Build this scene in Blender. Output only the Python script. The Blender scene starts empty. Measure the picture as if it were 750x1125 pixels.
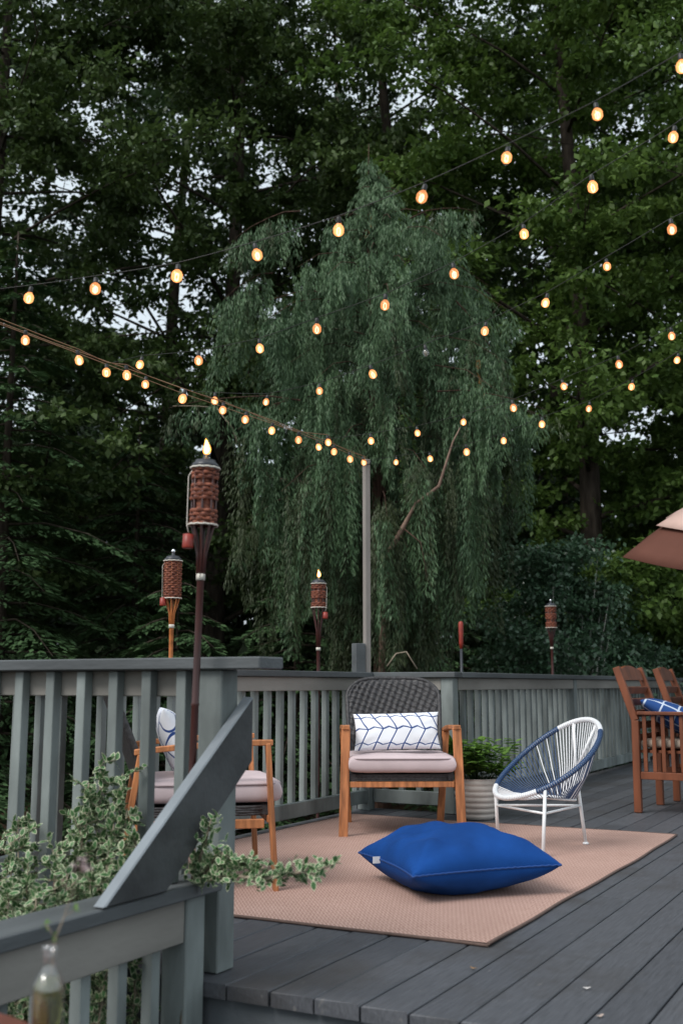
import bpy, bmesh, math, random
import numpy as np
from mathutils import Vector, Matrix, noise
R = math.radians
random.seed(7); rng = np.random.default_rng(11)
SC = bpy.context.scene
COL = SC.collection

# ------------------------------------------------------------------ camera
F_PX, HEYE = 1187.0, 0.865
TH = math.atan(189.5 / F_PX)
cd = bpy.data.cameras.new('camera'); cam = bpy.data.objects.new('camera', cd); COL.objects.link(cam)
cam.location = (0, 0, HEYE); cam.rotation_euler = (math.pi / 2 + TH, 0, 0)
cd.sensor_fit = 'VERTICAL'; cd.sensor_height = 36; cd.lens = F_PX / 1125 * 36
cd.clip_start = 0.05; cd.clip_end = 2000
cd.dof.use_dof = True; cd.dof.focus_distance = 5.6; cd.dof.aperture_fstop = 3.2
SC.camera = cam

# ------------------------------------------------------------------ light
SUN_EL, SUN_AZ = R(48), R(229)
w = bpy.data.worlds.new('World'); SC.world = w; w.use_nodes = True
nt = w.node_tree; nt.nodes.clear()
sky = nt.nodes.new('ShaderNodeTexSky'); sky.sky_type = 'NISHITA'; sky.sun_disc = False
sky.sun_elevation = SUN_EL; sky.sun_rotation = SUN_AZ; sky.air_density = 1.0; sky.dust_density = 3.0; sky.ozone_density = 2.0
hs = nt.nodes.new('ShaderNodeHueSaturation'); hs.inputs['Saturation'].default_value = 0.45
bg = nt.nodes.new('ShaderNodeBackground'); bg.inputs['Strength'].default_value = 0.145
wo = nt.nodes.new('ShaderNodeOutputWorld')
# thin evening overcast over the clear sky
wtc = nt.nodes.new('ShaderNodeTexCoord'); wno = nt.nodes.new('ShaderNodeTexNoise'); wno.inputs['Scale'].default_value = 3.0; wno.inputs['Detail'].default_value = 5
wmr = nt.nodes.new('ShaderNodeMapRange'); wmr.inputs[3].default_value = 0.7; wmr.inputs[4].default_value = 1.0
wmx = nt.nodes.new('ShaderNodeMix'); wmx.data_type = 'RGBA'; wmx.inputs[7].default_value = (3.0, 3.4, 3.65, 1)
nt.links.new(wtc.outputs['Generated'], wno.inputs['Vector']); nt.links.new(wno.outputs['Fac'], wmr.inputs[0]); nt.links.new(wmr.outputs[0], wmx.inputs[0])
nt.links.new(sky.outputs[0], hs.inputs['Color']); nt.links.new(hs.outputs[0], wmx.inputs[6]); nt.links.new(wmx.outputs[2], bg.inputs['Color']); nt.links.new(bg.outputs[0], wo.inputs['Surface'])
sd = bpy.data.lights.new('sun', 'SUN'); sd.energy = 1.45; sd.angle = R(28); sd.color = (1.0, 0.96, 0.92)
sun = bpy.data.objects.new('sun', sd); COL.objects.link(sun)
sun.rotation_euler = (-(math.pi / 2 - SUN_EL), 0, -SUN_AZ)
vs = SC.view_settings; vs.view_transform = 'Standard'; vs.look = 'None'; vs.gamma = 1.0; vs.exposure = 0.85
SC.render.engine = 'CYCLES'
cy = SC.cycles; cy.max_bounces = 5; cy.diffuse_bounces = 3; cy.glossy_bounces = 2; cy.transmission_bounces = 5; cy.transparent_max_bounces = 6
cy.use_denoising = True; cy.caustics_reflective = False; cy.caustics_refractive = False; cy.sample_clamp_indirect = 4

# ------------------------------------------------------------------ coordinates: a runs along the deck boards, c across them
E1 = Vector((0.4756, 0.8797, 0)); EN = Vector((0.8797, -0.4756, 0))
A1 = math.atan2(E1.y, E1.x)
def W(a, c, z=0.0): return Vector((a * E1.x + c * EN.x, a * E1.y + c * EN.y, z))
def P(u, v, D):
    s = (562.5 - v) / F_PX; t = D / (math.cos(TH) - s * math.sin(TH))
    return Vector((t * (u - 375) / F_PX, D, HEYE + t * (math.sin(TH) + s * math.cos(TH))))
def along(u, c):
    k = (u - 375) / F_PX * math.cos(TH)
    return (k * (-c * E1.x) - c * EN.x) / (E1.x - k * E1.y)

# ------------------------------------------------------------------ helpers
def tag(o, label=None, cat=None, group=None, kind=None):
    if label: o['label'] = label
    if cat: o['category'] = cat
    if group: o['group'] = group
    if kind: o['kind'] = kind
    return o
def empty(name, loc=(0, 0, 0), rz=0.0, label=None, cat=None, group=None):
    o = bpy.data.objects.new(name, None); COL.objects.link(o); o.location = loc; o.rotation_euler = (0, 0, rz)
    o.empty_display_size = 0.1
    return tag(o, label, cat, group)
KIDS = {}
def link(name, me, parent=None):
    o = bpy.data.objects.new(name, me); COL.objects.link(o)
    if parent is not None:
        o.parent = parent; KIDS.setdefault(parent.name, []).append(o)
    return o
def copy_tree(o, parent=None):
    c = o.copy(); COL.objects.link(c)
    if parent is not None:
        c.parent = parent; KIDS.setdefault(parent.name, []).append(c)
    for ch in list(KIDS.get(o.name, [])): copy_tree(ch, c)
    return c

class MB:
    def __init__(s): s.v = []; s.f = []; s.m = []; s.uv = None; s.sm = []
    def add(s, vs, fs, mi=0, smooth=False):
        n = len(s.v); s.v += [tuple(p) for p in vs]
        s.f += [tuple(i + n for i in f) for f in fs]; s.m += [mi] * len(fs); s.sm += [smooth] * len(fs)
        return s
    def box(s, x0, x1, y0, y1, z0, z1, mi=0, M=None):
        vs = [Vector((x, y, z)) for z in (z0, z1) for y in (y0, y1) for x in (x0, x1)]
        if M is not None: vs = [M @ p for p in vs]
        return s.add(vs, [(0, 2, 3, 1), (4, 5, 7, 6), (0, 1, 5, 4), (2, 6, 7, 3), (0, 4, 6, 2), (1, 3, 7, 5)], mi)
    def bar(s, p, q, wx, wy, mi=0, up=(0, 0, 1), roll=0):
        p, q = Vector(p), Vector(q); d = (q - p); L = d.length; d.normalize()
        up = Vector(up)
        if abs(d.dot(up)) > 0.98: up = Vector((0, 1, 0))
        x = up.cross(d).normalized(); y = d.cross(x)
        M = Matrix.Translation(p) @ Matrix((x, y, d)).transposed().to_4x4() @ Matrix.Rotation(roll, 4, 'Z')
        return s.box(-wx / 2, wx / 2, -wy / 2, wy / 2, 0, L, mi, M)
    def tube(s, pts, rad, seg=8, mi=0, closed=False, caps=True):
        pts = [Vector(p) for p in pts]; n = len(pts)
        if not hasattr(rad, '__len__'): rad = [rad] * n
        up = Vector((0, 0, 1)); vs = []; px = None
        for i in range(n):
            if closed: d = (pts[(i + 1) % n] - pts[i - 1]).normalized()
            else: d = (pts[min(i + 1, n - 1)] - pts[max(i - 1, 0)]).normalized()
            if px is None:
                u = up if abs(d.z) < 0.9 else Vector((1, 0, 0)); x = u.cross(d).normalized()
            else: x = (px - d * px.dot(d)).normalized()
            px = x; y = d.cross(x)
            for k in range(seg):
                t = 2 * math.pi * k / seg; vs.append(pts[i] + (x * math.cos(t) + y * math.sin(t)) * rad[i])
        fs = []
        for i in range(n if closed else n - 1):
            j = (i + 1) % n
            for k in range(seg): fs.append((i * seg + k, i * seg + (k + 1) % seg, j * seg + (k + 1) % seg, j * seg + k))
        s.add(vs, fs, mi, True)
        if caps and not closed:
            b = len(s.v) - n * seg
            s.f += [tuple(b + k for k in range(seg))[::-1], tuple(b + (n - 1) * seg + k for k in range(seg))]; s.m += [mi, mi]; s.sm += [False, False]
        return s
    def lathe(s, prof, seg=20, c=(0, 0, 0), mi=0, fn=None):
        vs = []; c = Vector(c)
        for i, (r, z) in enumerate(prof):
            for k in range(seg):
                t = 2 * math.pi * k / seg; rr = r + (fn(t, z) if fn else 0)
                vs.append(c + Vector((rr * math.cos(t), rr * math.sin(t), z)))
        fs = [(i * seg + k, i * seg + (k + 1) % seg, (i + 1) * seg + (k + 1) % seg, (i + 1) * seg + k) for i in range(len(prof) - 1) for k in range(seg)]
        return s.add(vs, fs, mi, True)
    def build(s, name, mats, parent=None, bevel=0, M=None, smooth=None):
        me = bpy.data.meshes.new(name); vs = s.v if M is None else [tuple(M @ Vector(p)) for p in s.v]
        me.from_pydata(vs, [], s.f); me.update()
        if not isinstance(mats, (list, tuple)): mats = [mats]
        for m in mats: me.materials.append(m)
        me.polygons.foreach_set('material_index', s.m)
        me.polygons.foreach_set('use_smooth', [True] * len(s.f) if smooth else s.sm)
        o = link(name, me, parent)
        if bevel:
            b = o.modifiers.new('bevel', 'BEVEL'); b.width = bevel; b.segments = 1; b.limit_method = 'ANGLE'
        return o

def npmesh(name, verts, nper, mats, parent=None, mi=None, smooth=False):
    """verts (N*nper,3): N polygons of nper corners each"""
    me = bpy.data.meshes.new(name); nv = len(verts); nf = nv // nper
    me.vertices.add(nv); me.vertices.foreach_set('co', np.ascontiguousarray(verts, dtype=np.float32).ravel())
    me.loops.add(nv); me.loops.foreach_set('vertex_index', np.arange(nv, dtype=np.int32))
    me.polygons.add(nf); me.polygons.foreach_set('loop_start', np.arange(0, nv, nper, dtype=np.int32))
    if not isinstance(mats, (list, tuple)): mats = [mats]
    for m in mats: me.materials.append(m)
    if mi is not None: me.polygons.foreach_set('material_index', np.asarray(mi, dtype=np.int32))
    me.update(calc_edges=True)
    return link(name, me, parent)

# ------------------------------------------------------------------ materials
def mat(name, col, rough=0.6, var=0.0, scale=4.0, spec=0.5, bump=0.0, bscale=40.0, col2=None, stretch=(1, 1, 1), metal=0.0, detail=6.0, coords='Object'):
    m = bpy.data.materials.new(name); m.use_nodes = True; n = m.node_tree.nodes; l = m.node_tree.links
    b = n['Principled BSDF']; b.inputs['Roughness'].default_value = rough; b.inputs['Specular IOR Level'].default_value = spec; b.inputs['Metallic'].default_value = metal
    b.inputs['Base Color'].default_value = (*col, 1)
    tc = n.new('ShaderNodeTexCoord'); mp = n.new('ShaderNodeMapping'); mp.inputs['Scale'].default_value = stretch
    l.new(tc.outputs[coords], mp.inputs['Vector'])
    if var or col2:
        no = n.new('ShaderNodeTexNoise'); no.inputs['Scale'].default_value = scale; no.inputs['Detail'].default_value = detail; l.new(mp.outputs[0], no.inputs['Vector'])
        rp = n.new('ShaderNodeValToRGB'); rp.color_ramp.elements[0].position = 0.35; rp.color_ramp.elements[1].position = 0.68
        c2 = col2 or tuple(c * (1 - var) for c in col)
        rp.color_ramp.elements[0].color = (*c2, 1); rp.color_ramp.elements[1].color = (*(tuple(min(1, c * (1 + var * 0.6)) for c in col) if not col2 else col), 1)
        l.new(no.outputs['Fac'], rp.inputs['Fac']); l.new(rp.outputs[0], b.inputs['Base Color'])
    if bump:
        n2 = n.new('ShaderNodeTexNoise'); n2.inputs['Scale'].default_value = bscale; n2.inputs['Detail'].default_value = 5; l.new(mp.outputs[0], n2.inputs['Vector'])
        bp = n.new('ShaderNodeBump'); bp.inputs['Strength'].default_value = bump; bp.inputs['Distance'].default_value = 0.01
        l.new(n2.outputs['Fac'], bp.inputs['Height']); l.new(bp.outputs[0], b.inputs['Normal'])
    return m
def emis(name, col, st):
    m = bpy.data.materials.new(name); m.use_nodes = True; n = m.node_tree.nodes; n.clear()
    e = n.new('ShaderNodeEmission'); e.inputs['Color'].default_value = (*col, 1); e.inputs['Strength'].default_value = st
    o = n.new('ShaderNodeOutputMaterial'); m.node_tree.links.new(e.outputs[0], o.inputs[0]); return m
def leafmat(name, ca, cb, trans=0.25, rough=0.55, scale=0.9, spec=0.35):
    m = bpy.data.materials.new(name); m.use_nodes = True; n = m.node_tree.nodes; l = m.node_tree.links
    b = n['Principled BSDF']; b.inputs['Roughness'].default_value = rough; b.inputs['Specular IOR Level'].default_value = spec
    g = n.new('ShaderNodeNewGeometry'); tc = n.new('ShaderNodeTexCoord')
    no = n.new('ShaderNodeTexNoise'); no.inputs['Scale'].default_value = scale; no.inputs['Detail'].default_value = 3; l.new(tc.outputs['Object'], no.inputs['Vector'])
    ad = n.new('ShaderNodeMath'); ad.operation = 'MULTIPLY_ADD'; ad.inputs[1].default_value = 0.45; l.new(g.outputs['Random Per Island'], ad.inputs[0])
    sb = n.new('ShaderNodeMath'); sb.operation = 'MULTIPLY_ADD'; sb.inputs[1].default_value = 1.3; sb.inputs[2].default_value = -0.35; l.new(no.outputs['Fac'], sb.inputs[0]); l.new(sb.outputs[0], ad.inputs[2])
    mx = n.new('ShaderNodeMix'); mx.data_type = 'RGBA'; mx.inputs[6].default_value = (*ca, 1); mx.inputs[7].default_value = (*cb, 1); mx.clamp_factor = True
    l.new(ad.outputs[0], mx.inputs[0]); l.new(mx.outputs[2], b.inputs['Base Color'])
    tr = n.new('ShaderNodeBsdfTranslucent'); l.new(mx.outputs[2], tr.inputs['Color'])
    ms = n.new('ShaderNodeMixShader'); ms.inputs[0].default_value = trans
    l.new(b.outputs[0], ms.inputs[1]); l.new(tr.outputs[0], ms.inputs[2]); l.new(ms.outputs[0], n['Material Output'].inputs['Surface'])
    return m

M = {}
M['rail'] = mat('rail_paint', (0.205, 0.232, 0.225), 0.6, 0.42, 6.0, 0.3, 0.15, 60, stretch=(1, 1, 0.35))
M['railboard'] = mat('rail_board_paint', (0.235, 0.222, 0.20), 0.65, 0.42, 3.0, 0.3, 0.15, 50, stretch=(0.3, 1, 1))
M['cap'] = mat('cap_paint', (0.105, 0.115, 0.120), 0.5, 0.35, 5.0, 0.35, 0.2, 60, stretch=(0.25, 1, 1))
M['bracelit'] = mat('lit_brace_edge_paint', (0.20, 0.225, 0.245), 0.5, 0.2, 5.0, 0.4, 0.2, 60)  # brace top edge: skylight on it painted in as a paler colour
M['braceshade'] = mat('shaded_brace_paint', (0.062, 0.066, 0.068), 0.55, 0.35, 6.0, 0.3, 0.25, 50)  # other brace faces: their shade painted in as a darker colour
M['fascia'] = mat('fascia_paint', (0.10, 0.112, 0.122), 0.6, 0.3, 3.0, 0.3, 0.2, 40)
M['wood'] = mat('stained_acacia', (0.50, 0.195, 0.078), 0.42, 0.45, 9.0, 0.4, 0.15, 60, stretch=(4, 4, 0.5))
M['redwood'] = mat('red_stained_wood', (0.185, 0.060, 0.028), 0.42, 0.35, 6.0, 0.4, 0.1, 50, stretch=(2, 2, 0.4))
M['wicker'] = mat('charcoal_wicker', (0.05, 0.048, 0.05), 0.5, 0.45, 60.0, 0.4, 0.3, 120)
M['cushion'] = mat('blush_cushion', (0.56, 0.46, 0.47), 0.85, 0.07, 8.0, 0.1, 0.08, 200)
M['piping'] = mat('cushion_piping', (0.36, 0.29, 0.30), 0.85)
M['blue'] = mat('royal_blue_canvas', (0.006, 0.055, 0.235), 0.8, 0.22, 5.0, 0.15, 0.35, 420)
M['bluepipe'] = mat('blue_piping', (0.006, 0.05, 0.21), 0.7)
M['white'] = mat('white_plain', (0.72, 0.74, 0.76), 0.5, 0.05, 8.0)
M['whitemetal'] = mat('white_powder_coat', (0.78, 0.79, 0.80), 0.35, 0.04, 8.0)
M['whitecord'] = mat('white_vinyl_cord', (0.80, 0.81, 0.83), 0.4, 0.04, 8.0)
M['navycord'] = mat('navy_vinyl_cord', (0.022, 0.06, 0.15), 0.38, 0.15, 8.0)
M['bamboo'] = mat('orange_bamboo', (0.50, 0.17, 0.05), 0.45, 0.4, 20.0, 0.4)
M['darkbamboo'] = mat('dark_bamboo', (0.060, 0.018, 0.015), 0.35, 0.4, 14.0, 0.5, stretch=(1, 1, 0.2))
M['weave'] = mat('torch_weave', (0.30, 0.095, 0.05), 0.6, 0, 45.0, 0.3, 0.2, 90, col2=(0.07, 0.022, 0.016), stretch=(1, 1, 3.5))
M['blackmetal'] = mat('black_metal', (0.03, 0.033, 0.04), 0.35, 0.2, 20.0, 0.5)
M['silver'] = mat('silver_knob', (0.75, 0.76, 0.78), 0.25, metal=1.0)
M['redplastic'] = mat('red_snuffer', (0.26, 0.028, 0.016), 0.45, 0.25, 30.0)
M['twine'] = mat('white_twine', (0.6, 0.57, 0.5), 0.8)
M['pole'] = mat('weathered_pole', (0.27, 0.245, 0.225), 0.6, 0.2, 6.0, 0.3, 0.2, 40, stretch=(1, 1, 0.3))
M['wire'] = mat('black_cord', (0.012, 0.012, 0.012), 0.5)
M['cable'] = mat('bulb_lit_cable', (0.30, 0.17, 0.09), 0.5)  # brown stands in for the bulbs' warm glow on the cord
M['umbtop'] = mat('maroon_canvas', (0.115, 0.046, 0.032), 0.8, 0.1, 4.0, 0.2)
M['umbvent'] = mat('pale_canvas', (0.52, 0.36, 0.31), 0.8, 0.1, 4.0, 0.2)  # vent tier, paler and pinker than the canopy
M['umbpole'] = mat('umbrella_pole', (0.12, 0.07, 0.05), 0.5)
M['tabletop'] = mat('red_brown_table', (0.22, 0.07, 0.05), 0.35, 0.3, 5.0, 0.5)
M['bark'] = mat('dark_bark', (0.060, 0.048, 0.038), 0.9, 0.5, 6.0, 0.1, 0.5, 25, stretch=(3, 3, 0.6))
M['cedarbark'] = mat('cedar_bark', (0.075, 0.045, 0.034), 0.9, 0.5, 8.0, 0.1, 0.5, 25, stretch=(3, 3, 0.5))
M['limbbark'] = mat('reddish_limb_bark', (0.22, 0.15, 0.115), 0.85, 0.4, 6.0, 0.1, 0.3, 30)
M['palebark'] = mat('pale_bark', (0.33, 0.33, 0.30), 0.85, 0.4, 10.0, 0.1)
M['twig'] = mat('pale_twig', (0.30, 0.25, 0.19), 0.85, 0.3, 20.0, 0.1)
M['soil'] = mat('soil', (0.03, 0.02, 0.014), 0.95, 0.5, 30.0)
M['leafR'] = leafmat('leaf_fresh_green', (0.052, 0.105, 0.020), (0.13, 0.21, 0.045), 0.34)
M['leafL'] = leafmat('leaf_dark_green', (0.036, 0.066, 0.020), (0.092, 0.145, 0.040), 0.28)
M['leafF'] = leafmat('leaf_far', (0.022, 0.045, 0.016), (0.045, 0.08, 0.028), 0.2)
M['hemlock'] = leafmat('hemlock_needles', (0.035, 0.075, 0.03), (0.075, 0.14, 0.055), 0.15)
M['cedar'] = leafmat('cedar_fronds', (0.028, 0.070, 0.030), (0.115, 0.195, 0.092), 0.12, scale=2.2)
M['cedarold'] = leafmat('cedar_fronds_old', (0.028, 0.044, 0.019), (0.066, 0.088, 0.036), 0.12, scale=1.0)
M['cedardead'] = leafmat('cedar_fronds_dead', (0.20, 0.09, 0.025), (0.34, 0.17, 0.05), 0.1)
M['shrub'] = leafmat('shrub_leaf', (0.028, 0.070, 0.036), (0.085, 0.16, 0.085), 0.15, rough=0.35, spec=0.6)
M['pot_leaf'] = leafmat('potted_leaf', (0.05, 0.12, 0.018), (0.18, 0.32, 0.06), 0.3)
M['varg'] = leafmat('variegated_green', (0.035, 0.11, 0.035), (0.09, 0.20, 0.07), 0.12, scale=3)
M['varc'] = leafmat('variegated_cream', (0.46, 0.50, 0.32), (0.66, 0.68, 0.48), 0.12, scale=3)

def deckmat():
    m = bpy.data.materials.new('slate_deck_paint'); m.use_nodes = True; n = m.node_tree.nodes; l = m.node_tree.links
    b = n['Principled BSDF']; b.inputs['Specular IOR Level'].default_value = 0.4
    tc = n.new('ShaderNodeTexCoord'); g = n.new('ShaderNodeNewGeometry')
    mp = n.new('ShaderNodeMapping'); mp.inputs['Scale'].default_value = (1.0, 14, 6); l.new(tc.outputs['Object'], mp.inputs[0])
    grain = n.new('ShaderNodeTexNoise'); grain.inputs['Scale'].default_value = 9; grain.inputs['Detail'].default_value = 8; l.new(mp.outputs[0], grain.inputs[0])
    big = n.new('ShaderNodeTexNoise'); big.inputs['Scale'].default_value = 1.6; big.inputs['Detail'].default_value = 7; big.inputs['Roughness'].default_value = 0.65; l.new(tc.outputs['Object'], big.inputs[0])
    r0 = n.new('ShaderNodeValToRGB'); r0.color_ramp.elements[0].color = (0.066, 0.070, 0.080, 1); r0.color_ramp.elements[1].color = (0.097, 0.102, 0.114, 1); l.new(g.outputs['Random Per Island'], r0.inputs[0])
    r1 = n.new('ShaderNodeValToRGB'); r1.color_ramp.elements[0].position = 0.3; r1.color_ramp.elements[1].position = 0.7; r1.color_ramp.elements[0].color = (0.74, 0.74, 0.74, 1); r1.color_ramp.elements[1].color = (1.15, 1.15, 1.15, 1); l.new(grain.outputs['Fac'], r1.inputs[0])
    m1 = n.new('ShaderNodeMix'); m1.data_type = 'RGBA'; m1.blend_type = 'MULTIPLY'; m1.inputs[0].default_value = 1; l.new(r0.outputs[0], m1.inputs[6]); l.new(r1.outputs[0], m1.inputs[7])
    r2 = n.new('ShaderNodeValToRGB'); r2.color_ramp.elements[0].position = 0.50; r2.color_ramp.elements[1].position = 0.66; r2.color_ramp.elements[0].color = (0, 0, 0, 1); r2.color_ramp.elements[1].color = (0.8, 0.8, 0.8, 1); l.new(big.outputs['Fac'], r2.inputs[0])
    m2 = n.new('ShaderNodeMix'); m2.data_type = 'RGBA'; l.new(r2.outputs[0], m2.inputs[0]); l.new(m1.outputs[2], m2.inputs[6]); m2.inputs[7].default_value = (0.050, 0.047, 0.046, 1)
    # flecks of worn paint
    sp = n.new('ShaderNodeTexNoise'); sp.inputs['Scale'].default_value = 22; sp.inputs['Detail'].default_value = 4; mp2 = n.new('ShaderNodeMapping'); mp2.inputs['Scale'].default_value = (0.6, 2, 1); l.new(tc.outputs['Object'], mp2.inputs[0]); l.new(mp2.outputs[0], sp.inputs[0])
    r3 = n.new('ShaderNodeValToRGB'); r3.color_ramp.elements[0].position = 0.67; r3.color_ramp.elements[1].position = 0.74; r3.color_ramp.elements[0].color = (0, 0, 0, 1); r3.color_ramp.elements[1].color = (0.55, 0.55, 0.55, 1); l.new(sp.outputs['Fac'], r3.inputs[0])
    m3 = n.new('ShaderNodeMix'); m3.data_type = 'RGBA'; l.new(r3.outputs[0], m3.inputs[0]); l.new(m2.outputs[2], m3.inputs[6]); m3.inputs[7].default_value = (0.17, 0.165, 0.16, 1)
    l.new(m3.outputs[2], b.inputs['Base Color'])
    rr = n.new('ShaderNodeMapRange'); rr.inputs[3].default_value = 0.42; rr.inputs[4].default_value = 0.68; l.new(big.outputs['Fac'], rr.inputs[0]); l.new(rr.outputs[0], b.inputs['Roughness'])
    bp = n.new('ShaderNodeBump'); bp.inputs['Strength'].default_value = 0.35; bp.inputs['Distance'].default_value = 0.004; l.new(grain.outputs['Fac'], bp.inputs['Height']); l.new(bp.outputs[0], b.inputs['Normal'])
    return m
M['deck'] = deckmat()

def rugmat():
    m = bpy.data.materials.new('rug_weave'); m.use_nodes = True; n = m.node_tree.nodes; l = m.node_tree.links
    b = n['Principled BSDF']; b.inputs['Roughness'].default_value = 0.9; b.inputs['Specular IOR Level'].default_value = 0.1
    tc = n.new('ShaderNodeTexCoord'); sx = n.new('ShaderNodeSeparateXYZ'); l.new(tc.outputs['Object'], sx.inputs[0])
    def mth(op, a, bb=None, c=None):
        k = n.new('ShaderNodeMath'); k.operation = op
        for i, q in enumerate((a, bb, c)):
            if q is None: continue
            if isinstance(q, (int, float)): k.inputs[i].default_value = q
            else: l.new(q, k.inputs[i])
        return k.outputs[0]
    # herringbone: zigzag stripes that flip direction every 4 cm
    zz = mth('PINGPONG', sx.outputs[0], 0.02)
    st = mth('ADD', mth('MULTIPLY', sx.outputs[1], 1.0), mth('MULTIPLY', zz, 1.0))
    s1 = mth('SINE', mth('MULTIPLY', st, 2 * math.pi / 0.017))
    no = n.new('ShaderNodeTexNoise'); no.inputs['Scale'].default_value = 130; l.new(tc.outputs['Object'], no.inputs[0])
    n2 = n.new('ShaderNodeTexNoise'); n2.inputs['Scale'].default_value = 1.5; n2.inputs['Detail'].default_value = 5; l.new(tc.outputs['Object'], n2.inputs[0])
    f = mth('ADD', mth('MULTIPLY', s1, 0.30), mth('MULTIPLY', no.outputs[0], 0.9))
    rp = n.new('ShaderNodeValToRGB'); rp.color_ramp.elements[0].position = 0.1; rp.color_ramp.elements[1].position = 0.85
    rp.color_ramp.elements[0].color = (0.31, 0.18, 0.15, 1); rp.color_ramp.elements[1].color = (0.58, 0.41, 0.345, 1); l.new(f, rp.inputs[0])
    r2 = n.new('ShaderNodeValToRGB'); r2.color_ramp.elements[0].position = 0.3; r2.color_ramp.elements[1].position = 0.7; r2.color_ramp.elements[0].color = (0.86, 0.84, 0.83, 1); r2.color_ramp.elements[1].color = (1.05, 1.05, 1.05, 1); l.new(n2.outputs[0], r2.inputs[0])
    mx = n.new('ShaderNodeMix'); mx.data_type = 'RGBA'; mx.blend_type = 'MULTIPLY'; mx.inputs[0].default_value = 1; l.new(rp.outputs[0], mx.inputs[6]); l.new(r2.outputs[0], mx.inputs[7]); l.new(mx.outputs[2], b.inputs['Base Color'])
    bp = n.new('ShaderNodeBump'); bp.inputs['Strength'].default_value = 0.6; bp.inputs['Distance'].default_value = 0.003; l.new(f, bp.inputs['Height']); l.new(bp.outputs[0], b.inputs['Normal'])
    return m
M['rug'] = rugmat(); M['rugedge'] = mat('rug_binding', (0.13, 0.085, 0.07), 0.9, 0.2, 40)

def patmat(kind):
    """printed cloth on pillow coordinates: 'veins' white with navy leaf lines, 'plaid' blue with white grid"""
    m = bpy.data.materials.new('print_' + kind); m.use_nodes = True; n = m.node_tree.nodes; l = m.node_tree.links
    b = n['Principled BSDF']; b.inputs['Roughness'].default_value = 0.8; b.inputs['Specular IOR Level'].default_value = 0.15
    tc = n.new('ShaderNodeTexCoord'); no = n.new('ShaderNodeTexNoise'); no.inputs['Scale'].default_value = 6; l.new(tc.outputs['Object'], no.inputs[0])
    sx = n.new('ShaderNodeSeparateXYZ'); l.new(tc.outputs['Object'], sx.inputs[0])
    def mth(op, a, bb=None, c=None):
        k = n.new('ShaderNodeMath'); k.operation = op
        for i, q in enumerate((a, bb, c)):
            if q is None: continue
            if isinstance(q, (int, float)): k.inputs[i].default_value = q
            else: l.new(q, k.inputs[i])
        return k.outputs[0]
    wob = mth('MULTIPLY_ADD', no.outputs[0], 0.03, -0.015)
    x, y = mth('ADD', sx.outputs[0], wob), mth('ADD', sx.outputs[1], wob)
    def line(q, period, wd):
        d = mth('PINGPONG', q, period / 2)
        return mth('LESS_THAN', d, wd)
    if kind == 'veins':
        ay = mth('ABSOLUTE', y)
        q = mth('ADD', x, mth('MULTIPLY', ay, 0.55))
        v = line(q, 0.086, 0.0042)
        h = mth('LESS_THAN', mth('ABSOLUTE', mth('ADD', y, mth('MULTIPLY', mth('PINGPONG', q, 0.043), -0.35))), 0.0042)
        h2 = mth('LESS_THAN', mth('ABSOLUTE', mth('SUBTRACT', ay, mth('MULTIPLY_ADD', mth('PINGPONG', q, 0.043), 0.3, 0.075))), 0.003)
        f = mth('MAXIMUM', mth('MAXIMUM', v, h), h2); ca, cb = (0.80, 0.82, 0.86), (0.03, 0.07, 0.22)
    elif kind == 'lattice':
        v = line(mth('ADD', x, y), 0.13, 0.006); h = line(mth('SUBTRACT', x, y), 0.13, 0.006)
        f = mth('MAXIMUM', v, h); ca, cb = (0.78, 0.80, 0.85), (0.03, 0.07, 0.24)
    else:
        v = line(x, 0.11, 0.006); h = line(y, 0.11, 0.006)
        f = mth('MULTIPLY', mth('MAXIMUM', v, h), 0.8); ca, cb = (0.022, 0.065, 0.21), (0.62, 0.70, 0.80)
    mx = n.new('ShaderNodeMix'); mx.data_type = 'RGBA'; mx.inputs[6].default_value = (*ca, 1); mx.inputs[7].default_value = (*cb, 1); l.new(f, mx.inputs[0])
    l.new(mx.outputs[2], b.inputs['Base Color']); return m
M['veins'] = patmat('veins'); M['plaid'] = patmat('plaid'); M['lattice'] = patmat('lattice')

# ------------------------------------------------------------------ ground and decks
def ground():
    n = 90; xs = np.concatenate([-np.geomspace(3, 400, 24)[::-1], np.linspace(-2.8, 2.8, 12), np.geomspace(3, 400, 24)])
    ys = np.concatenate([-np.geomspace(1, 200, 12)[::-1], np.linspace(0, 30, 50), np.geomspace(32, 600, 18)])
    v = []; 
    for y in ys:
        for x in xs:
            near = 1 if (abs(x) < 40 and -10 < y < 60) else 0
            z = -1.05 + near * (0.10 * math.sin(x * 1.3 + y * .7) + 0.06 * math.sin(x * 2.9 - y * 1.7))
            if y > 14: z -= (y - 14) * 0.02 if y < 80 else 1.3
            v.append((x, y, z))
    f = [(j * len(xs) + i, j * len(xs) + i + 1, (j + 1) * len(xs) + i + 1, (j + 1) * len(xs) + i) for j in range(len(ys) - 1) for i in range(len(xs) - 1)]
    mb = MB(); mb.add(v, f, 0, True)
    o = mb.build('ground', mat('leaf_litter', (0.075, 0.045, 0.028), 0.95, 0, 9.0, 0.1, 0.8, 18, col2=(0.028, 0.024, 0.014))); tag(o, kind='structure')
ground()

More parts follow.
